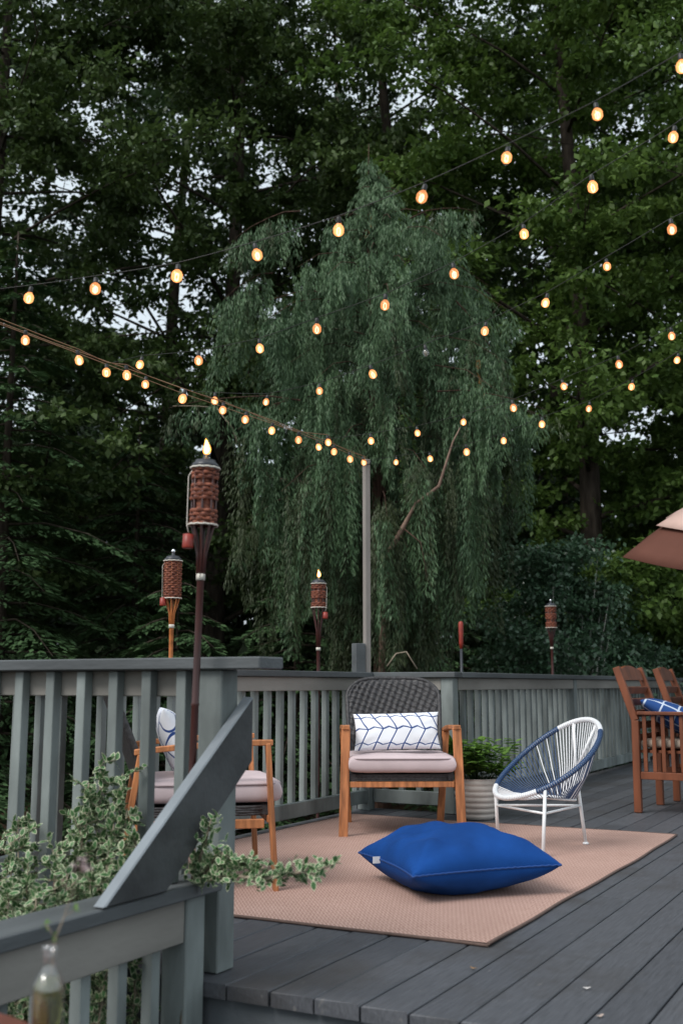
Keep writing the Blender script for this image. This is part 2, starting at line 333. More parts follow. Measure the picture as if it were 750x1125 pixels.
A0, CR = 2.77, -3.56          # deck front edge, left boundary
CC, AC = -2.94, 7.0           # boundary after the jog
AEND, CRIGHT = 17.0, 7.0
BW, GAP = 0.1385, 0.0070
def deck():
    mb = MB(); c = CR - 0.06; k = 0
    while c < CRIGHT:
        c1 = c + BW
        a_end = AC + 0.06 if c < CC - 0.1 else AEND
        # butt joints
        cuts = [A0 - 0.0 + random.uniform(-0.002, 0.004)]
        a = A0 + random.choice([1.9, 2.6, 3.4, 4.2, 5.0]) + random.uniform(-.2, .2)
        while a < a_end - 0.5: cuts.append(a); a += random.choice([3.6, 4.3, 4.9])
        cuts.append(a_end)
        for i in range(len(cuts) - 1):
            dz = random.uniform(-0.0015, 0.0015)
            x0, x1 = cuts[i] + (0.002 if i else 0), cuts[i + 1] - 0.002
            n0 = len(mb.v); b = 0.004
            # board with eased top edges
            prof = [(c, -0.042), (c, -b), (c + b, 0), (c1 - b, 0), (c1, -b), (c1, -0.042)]
            vs = [W(x, p[0], p[1] + dz) for x in (x0, x1) for p in prof]
            if i == 0:
                vs = [W(x + (0.004 if (xi == 0 and p[1] > -0.001) else 0), p[0], p[1] + dz) for xi, x in enumerate((x0, x1)) for p in prof]
            fs = [(j, j + 6, (j + 1) % 6 + 6, (j + 1) % 6) for j in range(6)] + [(0, 1, 2, 3, 4, 5), (11, 10, 9, 8, 7, 6)]
            mb.add([tuple(Matrix.Rotation(-A1, 4, 'Z') @ p) for p in vs], fs)
        c = c1 + GAP; k += 1
    o = mb.build('deck', M['deck']); o.rotation_euler = (0, 0, A1); tag(o, kind='structure')
    # joists / rim boards under the deck, in the same local frame (x = along boards, y = -c)
    f = MB()
    f.box(A0 + 0.03, A0 + 0.068, -CRIGHT, -(CR - 0.02), -0.30, -0.044)
    f.box(A0 + 0.07, AC, -(CR - 0.02) - 0.038, -(CR - 0.02), -0.30, -0.044)
    f.box(AC, AC + 0.038, -(CC - 0.02), -(CR - 0.02), -0.30, -0.044)
    f.box(AC + 0.04, AEND, -(CC - 0.02) - 0.038, -(CC - 0.02), -0.30, -0.044)
    f.box(A0 + 0.045, A0 + 0.06, -CRIGHT, -(CR - 0.02), -0.9, -0.302)
    for k in range(1, 40):
        y = -CRIGHT + k * 0.4
        if y > -CC - .1: break
        f.box(A0 + 0.07, AEND, y, y + 0.038, -0.24, -0.044)
    o = f.build('deck_frame', M['fascia']); o.rotation_euler = (0, 0, A1); tag(o, kind='structure')
    # lower deck the camera stands on
    mb = MB(); y = -4.5
    while y < 2.05:
        mb.box(-4.0, A0 - 0.005 if y < 9 else 0, y, y + BW, -0.70, -0.66); y += BW + GAP
    o = mb.build('lower_deck', M['deck'], bevel=0.003); o.rotation_euler = (0, 0, A1); tag(o, kind='structure')
    # one tread between the two levels, right of the lower railing
    s = MB(); s.box(A0 - 0.30, A0 + 0.026, -4.4, 1.90, -0.365, -0.325); s.box(A0 - 0.27, A0 - 0.235, -4.4, 1.90, -0.66, -0.367)
    o = s.build('deck_step', M['fascia'], bevel=0.003); o.rotation_euler = (0, 0, A1); tag(o, kind='structure')
deck()

# ------------------------------------------------------------------ railings
def railing(label, origin, ang, L, posts, zb=0.0, cap0=0.0, cap1=0.0, pitch=0.142, group='grey painted railings round the deck', capw=0.14, bal0=None, z_low=0.045, board_h=0.085):
    """x along the rail, y>0 outside"""
    r = empty('deck_railing', (origin[0], origin[1], zb), ang, label, 'railing', group)
    mb = MB(); mb.box(-cap0, L + cap1, -capw / 2, capw / 2, 0.912, 0.950); mb.build('cap', M['cap'], r, bevel=0.004)
    ps = sorted(posts)
    for x in ps:
        m = MB(); m.box(x - .045, x + .045, -.045, .045, 0.001, 0.911); m.build('post', M['rail'], r, bevel=0.004)
    ed = [(-0.0 if not ps or ps[0] > 0.1 else None)]
    segs = []; x0 = 0.0
    for x in ps:
        if x - .047 > x0 + .05: segs.append((x0, x - .047))
        x0 = x + .047
    if x0 < L - .05: segs.append((x0, L))
    for s0, s1 in segs:
        m = MB(); m.box(s0, s1, -.038, 0, 0.911 - board_h, 0.911); m.build('rail_board', M['railboard'], r, bevel=0.003)
        m = MB(); m.box(s0, s1, -.038, 0, .052, .141); m.build('bottom_board', M['rail'], r, bevel=0.003)
        n = max(1, round((s1 - s0) / pitch)); p = (s1 - s0) / n
        for k in range(n):
            x = s0 + p * (k + 0.5)
            jx, jt = random.uniform(-.003, .003), random.uniform(-.004, .004); m = MB(); m.box(-.019, .019, .002, .040 + random.uniform(-.001, .001), z_low - random.uniform(0, .006), 0.909, 0, Matrix.Translation((x + jx, 0, 0)) @ Matrix.Shear('XY', 4, (jt, 0))); m.build('baluster', M['rail'], r, bevel=0.002)
    return r
ZL = -0.66
PN = W(2.8896, -2.009)        # near newel post
aE2 = math.atan2(-EN.y, -EN.x)
railing('near grey deck railing on the left, its chunky cap ending above the big newel post', PN, aE2, 1.55, [0.0, 1.50], cap0=0.20, cap1=0.08)
railing('left side railing seen through the near balusters and behind the two cushioned armchairs', W(2.98, CR), A1, AC - 2.98, [2.0, AC - 2.98 - 0.05], cap0=0, cap1=0.07)
railing('short railing with plain boards behind the frontal wicker armchair, left of its corner post', W(AC, CR + 0.05), aE2 + math.pi, CC - CR - 0.05, [CC - CR - 0.05], cap0=-0.02, cap1=0.07)
railing('long far railing running away to the right behind the potted plant and string chair', W(AC + 0.075, CC), A1, AEND - AC, [2.8, 5.6, 8.4], cap0=0, cap1=0.0)
# lower railing with the sloping bracket up to the newel post
rl = railing('low foreground railing at bottom left with a diagonal brace rising to the newel post', W(0.9, -2.0), A1, 1.89, [1.82], zb=ZL, cap0=0, cap1=0.03, pitch=0.145, board_h=0.125)
def brace():
    # local: x along rail from a=0.9; diagonal 2x6 in the plane of the newel post's right face
    y0, y1 = -.076 + 0.0, -.036
    h = lambda a: a - 0.9
    xa, za = h(2.27), 0.953           # foot on the lower cap
    xb, zb_ = h(2.965), 0.953 + 0.535   # head
    sl = (zb_ - za) / (xb - xa); vd = 0.205
    xf = xa + vd / sl
    prof = [(xa, za), (xb, zb_), (xb, zb_ - vd), (xf, za)]
    vs = [(x, y, z) for y in (y0, y1) for x, z in prof]
    m = MB(); m.add(vs, [(0, 1, 2, 3), (7, 6, 5, 4), (0, 4, 5, 1), (1, 5, 6, 2), (2, 6, 7, 3), (3, 7, 4, 0)]); m.m = [0, 0, 1, 0, 0, 0]; m.build('diagonal_brace', [M['braceshade'], M['bracelit']], rl, bevel=0.004)
brace()
m_ = MB(); m_.box(1.76 - .019, 1.76 + .019, -.01, .028, .952, 1.10); m_.build('short_baluster', M['rail'], rl, bevel=.002)

# ------------------------------------------------------------------ rug
ra, rc0 = 3.559, 0.491 * EN.x + 3.781 * EN.y
def rug():
    o0 = W(3.55, -1.366 - 2.13); L, Wd = 3.05, 2.13
    warp = lambda x, y: (x + .007 * math.sin(y * 3.1 + 1) + .003 * math.sin(y * 9), y + .007 * math.sin(x * 2.3) + .003 * math.sin(x * 8 + 1))
    n, k = 60, 42; v = []
    for j in range(k + 1):
        for i in range(n + 1):
            x, y = L * i / n, Wd * j / k
            z = 0.009 + 0.0016 * math.sin(x * 5 + y * 3) * math.sin(y * 6 - x) + (0.006 * max(0, 1 - x / .6) ** 2 * max(0, 1 - y / .35))
            wx, wy = warp(x, y); v.append((wx, wy, z))
    f = [(j * (n + 1) + i, j * (n + 1) + i + 1, (j + 1) * (n + 1) + i + 1, (j + 1) * (n + 1) + i) for j in range(k) for i in range(n)]
    # local frame: origin near-right corner, x along boards, y to the left
    r = empty('area_rug', W(3.55, -1.366), A1, 'dusty pink woven rug lying on the grey deck boards', 'rug')
    m = MB(); m.add(v, f, 0, True); m.build('weave_field', M['rug'], r)
    e = MB(); cs = [(0, 0), (L, 0), (L, Wd), (0, Wd)]
    for i in range(4):
        (x0, y0), (x1, y1) = cs[i], cs[(i + 1) % 4]
        pts = [(*warp(x0 + (x1 - x0) * t / 40, y0 + (y1 - y0) * t / 40), 0.0065 + (.006 * (1 - t / 8) ** 2 if i == 0 and t < 8 else 0)) for t in range(41)]
        e.tube(pts, 0.006, 6)
    e.build('edge_binding', M['rugedge'], r)
rug()

# small litter on the boards
def litter():
    rs = random.Random(4)
    for (u, v, lab, col) in ((644, 1088, 'small pale curled petal near the bottom right of the deck', (.55, .52, .50)), (658, 1119, 'dusty pink dry petal at the very bottom of the deck', (.42, .33, .28)), (520, 1066, 'tiny brown dry leaf on the boards in front of the rug corner', (.20, .12, .06))):
        s_ = (562.5 - v) / F_PX; Z_ = math.sin(TH) + s_ * math.cos(TH); t = -HEYE / Z_
        p = Vector((t * (u - 375) / F_PX, t * (math.cos(TH) - s_ * math.sin(TH)), .0025))
        m = MB(); n = 10; vs = [(0, 0, .006)]
        for i in range(n):
            a = 2 * math.pi * i / n; rr = .011 * (1 + .35 * math.cos(2 * a)) * rs.uniform(.8, 1.15); vs.append((rr * math.cos(a), rr * .6 * math.sin(a), .001 + .006 * abs(math.cos(a))))
        m.add(vs, [(0, 1 + i, 1 + (i + 1) % n) for i in range(n)], 0, True)
        o = m.build('fallen_petal', mat('dry_petal', col, .8)); o.location = p; o.rotation_euler = (0, 0, rs.uniform(0, 6)); tag(o, lab, 'petal')
litter()

# ------------------------------------------------------------------ cushions
def cushion_mesh(w_, h_, t_, n=36, pinch=0.10, seed=0, wrinkle=0.006, box=False):
    rs = random.Random(seed); ph = [rs.uniform(0, 6) for _ in range(6)]
    vt, vb = [], []
    for j in range(n + 1):
        for i in range(n + 1):
            a, b = math.sin(math.pi / 2 * (-1 + 2 * i / n)), math.sin(math.pi / 2 * (-1 + 2 * j / n))
            if box:
                e = (max(0, 1 - abs(a) ** 24) * max(0, 1 - abs(b) ** 24)) ** 0.4; prof = 0.86 * e + 0.14 * max(0, (1 - a * a) * (1 - b * b)) ** .7; px = py = 1
            else:
                prof = (max(0, 1 - a * a) * max(0, 1 - b * b)) ** 0.42
                for qa, qb in ((1, 1), (1, -1), (-1, 1), (-1, -1)):
                    dx, dy = 1 - qa * a, 1 - qb * b; an = math.atan2(dy, dx); dd = math.hypot(dx, dy)
                    prof *= 1 + .045 * math.sin(an * 9 + ph[3] + qa + 2 * qb) * math.exp(-((dd - .45) / .30) ** 2)
                px = 1 - pinch * (1 - b * b) * 1.0; py = 1 - pinch * (1 - a * a)
            x, y = a * px * w_ / 2, b * py * h_ / 2
            edge = min(1, 4 * (1 - max(abs(a), abs(b))))
            wr = wrinkle * edge * (math.sin(5 * a + 3 * b + ph[0]) + .7 * math.sin(9 * a - 6 * b + ph[1]) * abs(a) + .6 * math.sin(14 * math.atan2(b, a) + ph[2]) * max(abs(a), abs(b)) ** 3 * 1.2)
            pk = .0016 * math.sin(70 * (a + b)) * max(0, 1 - 5 * (1 - max(abs(a), abs(b)))) if not box else 0
            wr += (.9 if not box else .35) * wrinkle * noise.noise(Vector((x * 9 + seed, y * 9, 0))) * edge
            vt.append((x, y, t_ / 2 * prof + wr * prof + pk)); vb.append((x, y, -t_ / 2 * prof * (0.9) + wr * .5 * prof))
    N = (n + 1) ** 2; idx = lambda i, j: j * (n + 1) + i
    v = vt + vb; f = []
    for j in range(n):
        for i in range(n):
            f.append((idx(i, j), idx(i + 1, j), idx(i + 1, j + 1), idx(i, j + 1)))
            f.append((N + idx(i, j), N + idx(i, j + 1), N + idx(i + 1, j + 1), N + idx(i + 1, j)))
    # weld the rim
    mp = list(range(2 * N))
    rim = []
    for i in range(n + 1):
        for q in (idx(i, 0), idx(i, n), idx(0, i), idx(n, i)): mp[N + q] = q
    f = [tuple(mp[q] for q in g) for g in f]
    loop = [idx(i, 0) for i in range(n)] + [idx(n, j) for j in range(n)] + [idx(n - i, n) for i in range(n)] + [idx(0, n - j) for j in range(n)]
    m = MB(); m.add(v, f, 0, True); return m, [v[q] for q in loop]

def floor_pillow():
    mb, rim = cushion_mesh(0.655, 0.655, 0.30, 70, 0.085, 3, 0.016)
    zoff = 0.125
    # sag: flatten where it touches the rug
    vv = []
    for (x, y, z) in mb.v:
        z2 = z + zoff + 0.02 * x
        if z > 0:
            dq = (x + .16) * .80 + (y - .10) * .60; z2 -= .020 * math.exp(-(dq / .022) ** 2) * max(0, 1 - abs((x + .16) * -.6 + (y - .10) * .8) / .24)
            z2 -= .022 * math.exp(-((x - .03) ** 2 + (y - .03) ** 2) / .02)
        vv.append((x, y, max(z2, 0.014 + 0.0 * x)))
    mb.v = vv
    ang = math.atan2(4.497 - 4.435, 0.863 - 0.312)
    rim = [(x, y, z + zoff + 0.02 * x) for x, y, z in rim]
    cx, cy_ = 0.49, 4.83
    r = empty('floor_pillow', (cx, cy_, 0), R(28.5) - math.pi / 2 + R(2), 'large royal blue floor cushion lying flat on the pink rug', 'cushion')
    r.rotation_euler = (0, 0, R(18))
    mb.build('cushion_cover', M['blue'], r)
    t = MB(); t.tube(rim, 0.0045, 6, closed=True); t.build('piping', M['bluepipe'], r)
    g = MB(); g.box(-.335, -.300, -0.005, -.002, -.018, .010, 0, Matrix.Translation((0.0, 0.12, zoff - 0.004))); g.build('cloth_tag', M['white'], r)
floor_pillow()

# ------------------------------------------------------------------ wicker armchairs
def wicker_back(w_=0.60, h_=0.535, z0=0.37, y0=0.24, lean=0.20):
    nu, nv = 150, 96; v = []; depth = lambda a: 0.05 * a * a
    m = MB()
    def pt(a, b, off):
        hw = 1.0
        if b > 0.80: hw = (1 - ((b - 0.80) / 0.20) ** 2.2 * 0.12)
        x = a * w_ / 2 * hw * (0.94 + 0.06 * b)
        zz = z0 + b * h_ - (0.050 * abs(a) ** 5 * b ** 3)
        yy = y0 + lean * b * h_ / 0.52 - depth(a) * 1.0 + 0.02
        n = Vector((0, -1, 0.35)).normalized()
        return Vector((x, yy, zz)) + n * off
    for side in (1, -1):
        base = len(m.v); vs = []
        for j in range(nv + 1):
            for i in range(nu + 1):
                a, b = -1 + 2 * i / nu, j / nv
                wv = math.sin(a * 34 + b * 30) * math.sin(b * 62 - a * 10)
                e = min(1, 12 * (1 - abs(a))) * min(1, 14 * (1 - b))
                vs.append(pt(a, b, side * (0.012 * e ** .5 + 0.008 * wv * e) if side == 1 else -0.012 * e ** .5))
        fs = [(j * (nu + 1) + i, j * (nu + 1) + i + 1, (j + 1) * (nu + 1) + i + 1, (j + 1) * (nu + 1) + i) for j in range(nv) for i in range(nu)]
        if side == -1: fs = [g[::-1] for g in fs]
        m.add(vs, fs, 0, True)
    pts = [pt(-1, j / 30, 0) for j in range(31)] + [pt(-1 + 2 * i / 30, 1, 0) for i in range(1, 30)] + [pt(1, 1 - j / 30, 0) for j in range(31)]
    m.tube(pts, 0.013, 8)
    return m
def armchair(loc, rz, label):
    r = empty('wicker_armchair', loc, rz, label, 'armchair', 'wooden armchairs with dark wicker backs')
    # x: width (centre 0), front at y=-0.28, back y=+0.32
    hw = 0.335
    for s in (-1, 1):
        m = MB(); m.bar((s * (hw + .005), -.30, 0.002), (s * (hw - .012), -.262, .615), .052, .022); m.build('leg', M['wood'], r, bevel=.004)
        m = MB(); m.bar((s * (hw - .045), .36, 0.002), (s * (hw - .012), .275, .575), .044, .026); m.build('leg', M['wood'], r, bevel=.004)
        m = MB()
        n = 10; vs = []
        for i in range(n + 1):
            t = i / n; y = -.283 + t * .585; z = .618 - .035 * t * t; hwid = .021 + .008 * math.sin(math.pi * min(1, t * 1.2))
            x = s * (hw - .012)
            vs += [(x - hwid, y, z - .012), (x + hwid, y, z - .012), (x + hwid, y, z + .012), (x - hwid, y, z + .012)]
        fs = [(i * 4 + k, i * 4 + (k + 1) % 4, i * 4 + 4 + (k + 1) % 4, i * 4 + 4 + k) for i in range(n) for k in range(4)] + [(3, 2, 1, 0), (n * 4, n * 4 + 1, n * 4 + 2, n * 4 + 3)]
        m.add(vs, fs); m.build('armrest', M['wood'], r, bevel=.003)
        m = MB(); m.box(s * hw - .012 - .011, s * hw - .012 + .011, -.25, .29, .262, .300) if s > 0 else m.box(s * hw + .012 - .011, s * hw + .012 + .011, -.25, .29, .262, .300)
        m.build('side_rail', M['wood'], r, bevel=.003)
    m = MB(); m.box(-hw + .035, hw - .035, -.292, -.266, .280, .312); m.build('front_rail', M['wood'], r, bevel=.003)
    m = MB(); m.box(-hw + .035, hw - .035, .265, .292, .280, .310); m.build('back_rail', M['wood'], r, bevel=.003)
    # wicker seat shell: rows of woven strands around a slab
    m = MB(); n = 60
    for row in range(4):
        z = .318 + row * .010
        pts = []
        for i in range(n):
            t = 2 * math.pi * i / n; c, s_ = math.cos(t), math.sin(t)
            k = (abs(c) ** 8 + abs(s_) ** 8) ** (-1 / 8)
            pts.append((c * k * .305 + 0.002 * math.sin(i * 2.1 + row * 3.14) * c, .005 + s_ * k * .285, z))
        m.tube(pts, .0068, 6, closed=True)
    m.box(-.295, .295, -.27, .28, .314, .352)
    m.build('wicker_seat', M['wicker'], r)
    wicker_back().build('wicker_back', M['wicker'], r)
    mb, rim = cushion_mesh(.62, .60, .112, 40, 0, 5, .003, box=True)
    mb.v = [(x, y - .03, z + .408) for x, y, z in mb.v]
    c = mb.build('seat_cushion', M['cushion'], r)
    k = MB()
    for zz in (.442,):
        pts = []
        for i in range(72):
            t = 2 * math.pi * i / 72; cc, s_ = math.cos(t), math.sin(t); kk = (abs(cc) ** 12 + abs(s_) ** 12) ** (-1 / 12)
            pts.append((cc * kk * .3095, s_ * kk * .2995 - .03, zz))
        k.tube(pts, .0042, 6, closed=True)
    k.build('piping', M['piping'], c)
    return r
def chair_pillow(loc, rot, matn, w_, h_, t_, label, seed=1, group=None):
    mb, rim = cushion_mesh(w_, h_, t_, 30, .05, seed, .004)
    r = mb.build('throw_pillow', M[matn]); r.location = loc; r.rotation_euler = rot
    tag(r, label, 'pillow', group)
    return r
c1 = armchair((0.342, 6.68, 0), R(1.5), 'armchair facing us at the far edge of the rug, rounded dark back in full view')
chair_pillow((0.33, 6.60, .588), (R(72), R(-1.5), R(1)), 'veins', .515, .225, .11, 'long white lumbar pillow with navy leaf vein lines on the frontal armchair', 2)
# second armchair: faces right
dirf = Vector((.975, .20, 0)).normalized()      # facing direction
c2 = armchair((-.345 - .30 * dirf.x, 5.08 - .30 * dirf.y, 0), math.atan2(dirf.y, dirf.x) + math.pi / 2, 'armchair turned sideways behind the diagonal brace, mostly hidden by the near railing')
pc = Vector((-.365 - .30 * dirf.x, 5.10 - .30 * dirf.y, 0)) - dirf * .10
chair_pillow((pc.x, pc.y, .60), (R(68), 0, math.atan2(dirf.y, dirf.x) + math.pi / 2), 'lattice', .40, .34, .14, 'square white pillow with blue crossing lines on the sideways armchair', 4)

# ------------------------------------------------------------------ string chair
def string_chair():
    ctr = Vector((1.125, 5.985, 0)); f = Vector((-.91, -.416, 0)).normalized()
    rz = math.atan2(f.y, f.x) + math.pi / 2          # local -y is the front, x is chair's... 
    r = empty('string_chair', ctr, rz, 'low round string chair with white metal legs and navy and white cords', 'chair')
    NR = 92
    def ring(t):     # t=0 back/top, pi front
        c, s = math.cos(t), math.sin(t)
        return Vector((s * .285 * (1 + .08 * c), c * .282 - .022, .460 + .198 * c + .03 * c * c - .015))
    def low(t):
        c, s = math.cos(t), math.sin(t)
        return Vector((s * .085, .03 + c * .115, .262 - .012 * c))
    m = MB(); m.tube([ring(2 * math.pi * i / 80) for i in range(80)], .0115, 8, closed=True); m.build('ring', M['whitemetal'], r)
    m = MB(); m.tube([low(2 * math.pi * i / 40) for i in range(40)], .008, 8, closed=True); m.build('seat_ring', M['whitemetal'], r)
    def white(t):
        t = (t + math.pi) % (2 * math.pi) - math.pi
        return abs(t) < 0.68 or abs(t) > math.pi - 0.80
    wv, nv_ = MB(), MB()
    for i in range(NR):
        t = 2 * math.pi * (i + .5) / NR; tgt = wv if white(t) else nv_
        if not white(t) and math.cos(t) > .3 and i % 3 == 0: tgt = wv
        a, b = ring(t), low(t); mid = (a + b) / 2 + Vector((0, 0, -.012)) + Vector((a.x, a.y, 0)) * .05
        tgt.tube([a, mid, b], .0030, 5, caps=False)
        # wrap round the ring
    for i in range(160):
        t0 = 2 * math.pi * i / 160; t1 = t0 + 2 * math.pi / 160 * .86
        (wv if white((t0 + t1) / 2) else nv_).tube([ring(t0), ring((t0 + t1) / 2), ring(t1)], .0145, 8)
    wv.build('white_cords', M['whitecord'], r); nv_.build('navy_cords', M['navycord'], r)
    inv = Matrix.Rotation(-rz, 4, 'Z')
    feet = [Vector((.86, 6.15, 0)), Vector((1.011, 5.636, 0)), Vector((1.322, 6.067, 0))]
    tops = [2 * math.pi * .585, 2 * math.pi * .36, 2 * math.pi * .0]
    mids = []
    for ft, tt in zip(feet, (-2.45, 2.2, None)):
        p = inv @ (ft - ctr)
        if tt is None: top = low(0) + Vector((0, .02, .10)); top = Vector((0.0, .17, .40))
        else: top = ring(tt)
        m = MB(); m.tube([p + Vector((0, 0, .012)), top], .0095, 8); m.lathe([(0, 0.0), (.017, 0.001), (.017, .007), (.009, .014), (0, .015)], 12, p + Vector((0, 0, .0095))); m.build('leg', M['whitemetal'], r)
        mids.append(p + (top - p) * (.215 / top.z))
    top = Vector((0, .17, .40))
    m = MB()
    for i in range(3): m.tube([mids[i], mids[(i + 1) % 3]], .0065, 8)
    m.build('brace_bars', M['whitemetal'], r)
    m = MB(); m.tube([top, low(0)], .009, 8); m.tube([top, ring(.35)], .008, 8); m.tube([top, ring(-.35)], .008, 8); m.build('back_support', M['whitemetal'], r)
string_chair()

# ------------------------------------------------------------------ leaves
def leafset(mb, base, d, up, L, Wd, mi=0, rim=None, cup=.15):
    d = d.normalized(); x = d.cross(up)
    if x.length < 1e-3: x = d.cross(Vector((1, 0, 0)))
    x.normalize(); n = x.cross(d)
    prof = [(0, 0), (.18, .34), (.42, .5), (.70, .40), (.90, .17), (1.0, 0)]
    L_ = [base + d * (L * a) + x * (Wd * b) + n * (cup * Wd * (b * 1.2) - .12 * L * a * a) for a, b in prof]
    R_ = [base + d * (L * a) - x * (Wd * b) + n * (cup * Wd * (b * 1.2) - .12 * L * a * a) for a, b in prof[1:-1]]
    out = L_ + R_[::-1]
    if rim is None:
        mid = [base + d * (L * a) + n * (-.12 * L * a * a) for a in (.42, )]
        k = len(mb.v); mb.add(out, [(0, 1, 2, 3, 4, 5), (0, 5, 6, 7, 8, 9)], mi)
    else:
        c = sum(out, Vector()) / len(out) + n * .0006
        inn = [c + (p - c) * .80 for p in out]
        N = len(out)
        mb.add(inn, [tuple(range(N))], mi)
        mb.add(out + inn, [(i, (i + 1) % N, N + (i + 1) % N, N + i) for i in range(N)], rim)
def rvec(rs): 
    while True:
        v = Vector((rs.uniform(-1, 1), rs.uniform(-1, 1), rs.uniform(-1, 1)))
        if .1 < v.length < 1: return v.normalized()

def pot_plant():
    r = empty('potted_plant', (0.885, 7.26, 0), 0, 'leafy green plant in a ribbed off white pot beside the frontal armchair', 'plant')
    prof = [(0, 0.002), (.092, .002)]
    for i in range(49):
        t = i / 48; z = .004 + t * .25; rad = .092 + .053 * math.sin(math.pi * (.08 + .56 * t)) / math.sin(math.pi * .5)
        prof.append((rad + .0075 * abs(math.sin(t * math.pi * 7)) - .003, z))
    prof += [(.148, .262), (.137, .262), (.132, .225), (0, .225)]
    m = MB(); m.lathe(prof, 40); m.build('pot', mat('pot_glaze', (.56, .50, .45), .45, .15, 8), r)
    m = MB(); m.lathe([(0, .230), (.131, .230)], 24); m.build('soil', M['soil'], r)
    rs = random.Random(5); lf = MB(); st = MB()
    for k in range(85):
        a = rs.uniform(0, 6.28); rr = rs.uniform(0, .10); p = Vector((rr * math.cos(a), rr * math.sin(a), .23))
        out = rs.uniform(.02, .24); h = rs.uniform(.08, .29); e = Vector((math.cos(a) * (rr + out), math.sin(a) * (rr + out), .23 + h))
        mid = (p + e) / 2 + Vector((0, 0, .03)); st.tube([p, mid, e], .002, 4)
        for q in range(11):
            t = .35 + .65 * q / 10; b = p.lerp(mid, t * 2) if t < .5 else mid.lerp(e, t * 2 - 1)
            d = rvec(rs); d.z = abs(d.z) * .4 - .1; leafset(lf, b, d, Vector((0, 0, 1)), rs.uniform(.05, .09), rs.uniform(.035, .058), 0)
    st.build('stem', M['hemlock'], r); lf.build('foliage', M['pot_leaf'], r)
pot_plant()

# variegated bush spilling over the low railing
def variegated(name, label, spines, seed, n_per, spread, root, zg):
    rs = random.Random(seed); r = empty(name, root, 0, label, 'shrub', 'variegated evergreen shrubs at the railing')
    lf = MB(); st = MB(); root = Vector(root)
    for sp in spines:
        pts = [Vector(p) - root for p in sp]
        st.tube(pts, [.006 * (1 - .7 * i / (len(pts) - 1)) for i in range(len(pts))], 5)
        tot = len(pts) - 1
        for k in range(n_per):
            t = (k + rs.random()) / n_per * tot; i = min(int(t), tot - 1); b = pts[i].lerp(pts[i + 1], t - i)
            if sp[0][2] < -.3 and t / tot < .22: continue
            o = rvec(rs) * spread * rs.random() ** .6; o.z *= .8
            tip = b + o; st.tube([b, tip], .0018, 3, caps=False)
            for q in range(9):
                bb = tip - o * (q / 9 * .8); d = rvec(rs) * .8 + o.normalized() * .5 + Vector((0, 0, .35))
                nrm = (Vector((0, 0, 1)) + rvec(rs) * .7).normalized()
                leafset(lf, bb, d, nrm, rs.uniform(.021, .037), rs.uniform(.013, .020), 0, 1)
    st.build('stem', M['twig'], r); lf.build('foliage', [M['varg'], M['varc']], r)
    return r
def spine(*uvd, z0=None):
    pts = [tuple(P(*q)) for q in uvd]
    return pts
G = -.95
s1 = []
rs = random.Random(8)
cl = [(112, 838, 3.6), (135, 850, 3.55), (98, 860, 3.5), (88, 905, 3.45), (60, 935, 3.35), (125, 905, 3.45), (30, 960, 3.25), (10, 985, 3.2), (75, 960, 3.15), (118, 945, 3.2), (40, 985, 3.1), (12, 925, 3.6), (140, 890, 3.5), (95, 875, 3.6), (20, 900, 3.75), (100, 960, 3.25), (150, 925, 3.35), (135, 955, 3.2)]
for (u, v, D) in cl:
    top = P(u, v, D); base = P(75 + (u - 75) * .5, 1200, 3.35); base.z = G
    base = Vector((base.x, base.y, G)); mid = base.lerp(top, .6) + Vector((rs.uniform(-.05, .05), rs.uniform(-.05, .05), 0))
    s1.append([tuple(base), tuple(base.lerp(mid, .5)), tuple(mid), tuple(mid.lerp(top, .55)), tuple(top)])
rb = P(75, 1200, 3.35)
variegated('variegated_shrub', 'bushy cream edged evergreen climbing through the near balusters at the left edge', s1, 3, 105, .085, (rb.x, rb.y, G), G)
s2 = []
for pts in ([(214, 960, 3.30), (226, 925, 3.27), (232, 900, 3.25)], [(222, 965, 3.28), (262, 948, 3.18), (300, 957, 3.12), (335, 962, 3.08), (366, 950, 3.05)], [(222, 968, 3.27), (255, 962, 3.16), (290, 966, 3.1), (330, 958, 3.05), (352, 962, 3.02)], [(225, 960, 3.26), (240, 935, 3.2), (256, 945, 3.18), (275, 955, 3.15)]):
    top = [tuple(P(*q)) for q in pts]; b0 = P(214, 985, 3.36)
    s2.append([(-.47, 3.27, G), (-.46, 3.29, -.2), (-.455, 3.3, .20), tuple(P(214, 950, 3.34))] + top)
def trail():
    rs = random.Random(21); root = Vector((-.47, 3.27, G)); r = empty('variegated_shrub', root, 0, 'cream edged evergreen sprig trailing right past the newel post over the rug', 'shrub', 'variegated evergreen shrubs at the railing')
    lf = MB(); st = MB()
    for sp in s2:
        pts = [Vector(p) - root for p in sp]; st.tube(pts, [.005] * (len(pts) - 1) + [.0015], 5)
        for i in range(3, len(pts) - 1):
            L = (pts[i + 1] - pts[i]).length; n = max(4, int(L / .0065)); taper = 1 - .35 * (i - 3) / (len(pts) - 4)
            for k in range(n):
                b = pts[i].lerp(pts[i + 1], (k + rs.random()) / n); o = rvec(rs) * .038 * taper * rs.random() ** .5
                for q in range(4):
                    d = rvec(rs) * .7 + (pts[i + 1] - pts[i]).normalized() * .4 + Vector((0, 0, .4)); nrm = (Vector((0, 0, 1)) + rvec(rs) * .7).normalized()
                    leafset(lf, b + o * (.4 + .3 * q), d, nrm, rs.uniform(.019, .033), rs.uniform(.011, .017), 0, 1)
    st.build('stem', M['twig'], r); lf.build('foliage', [M['varg'], M['varc']], r)
trail()

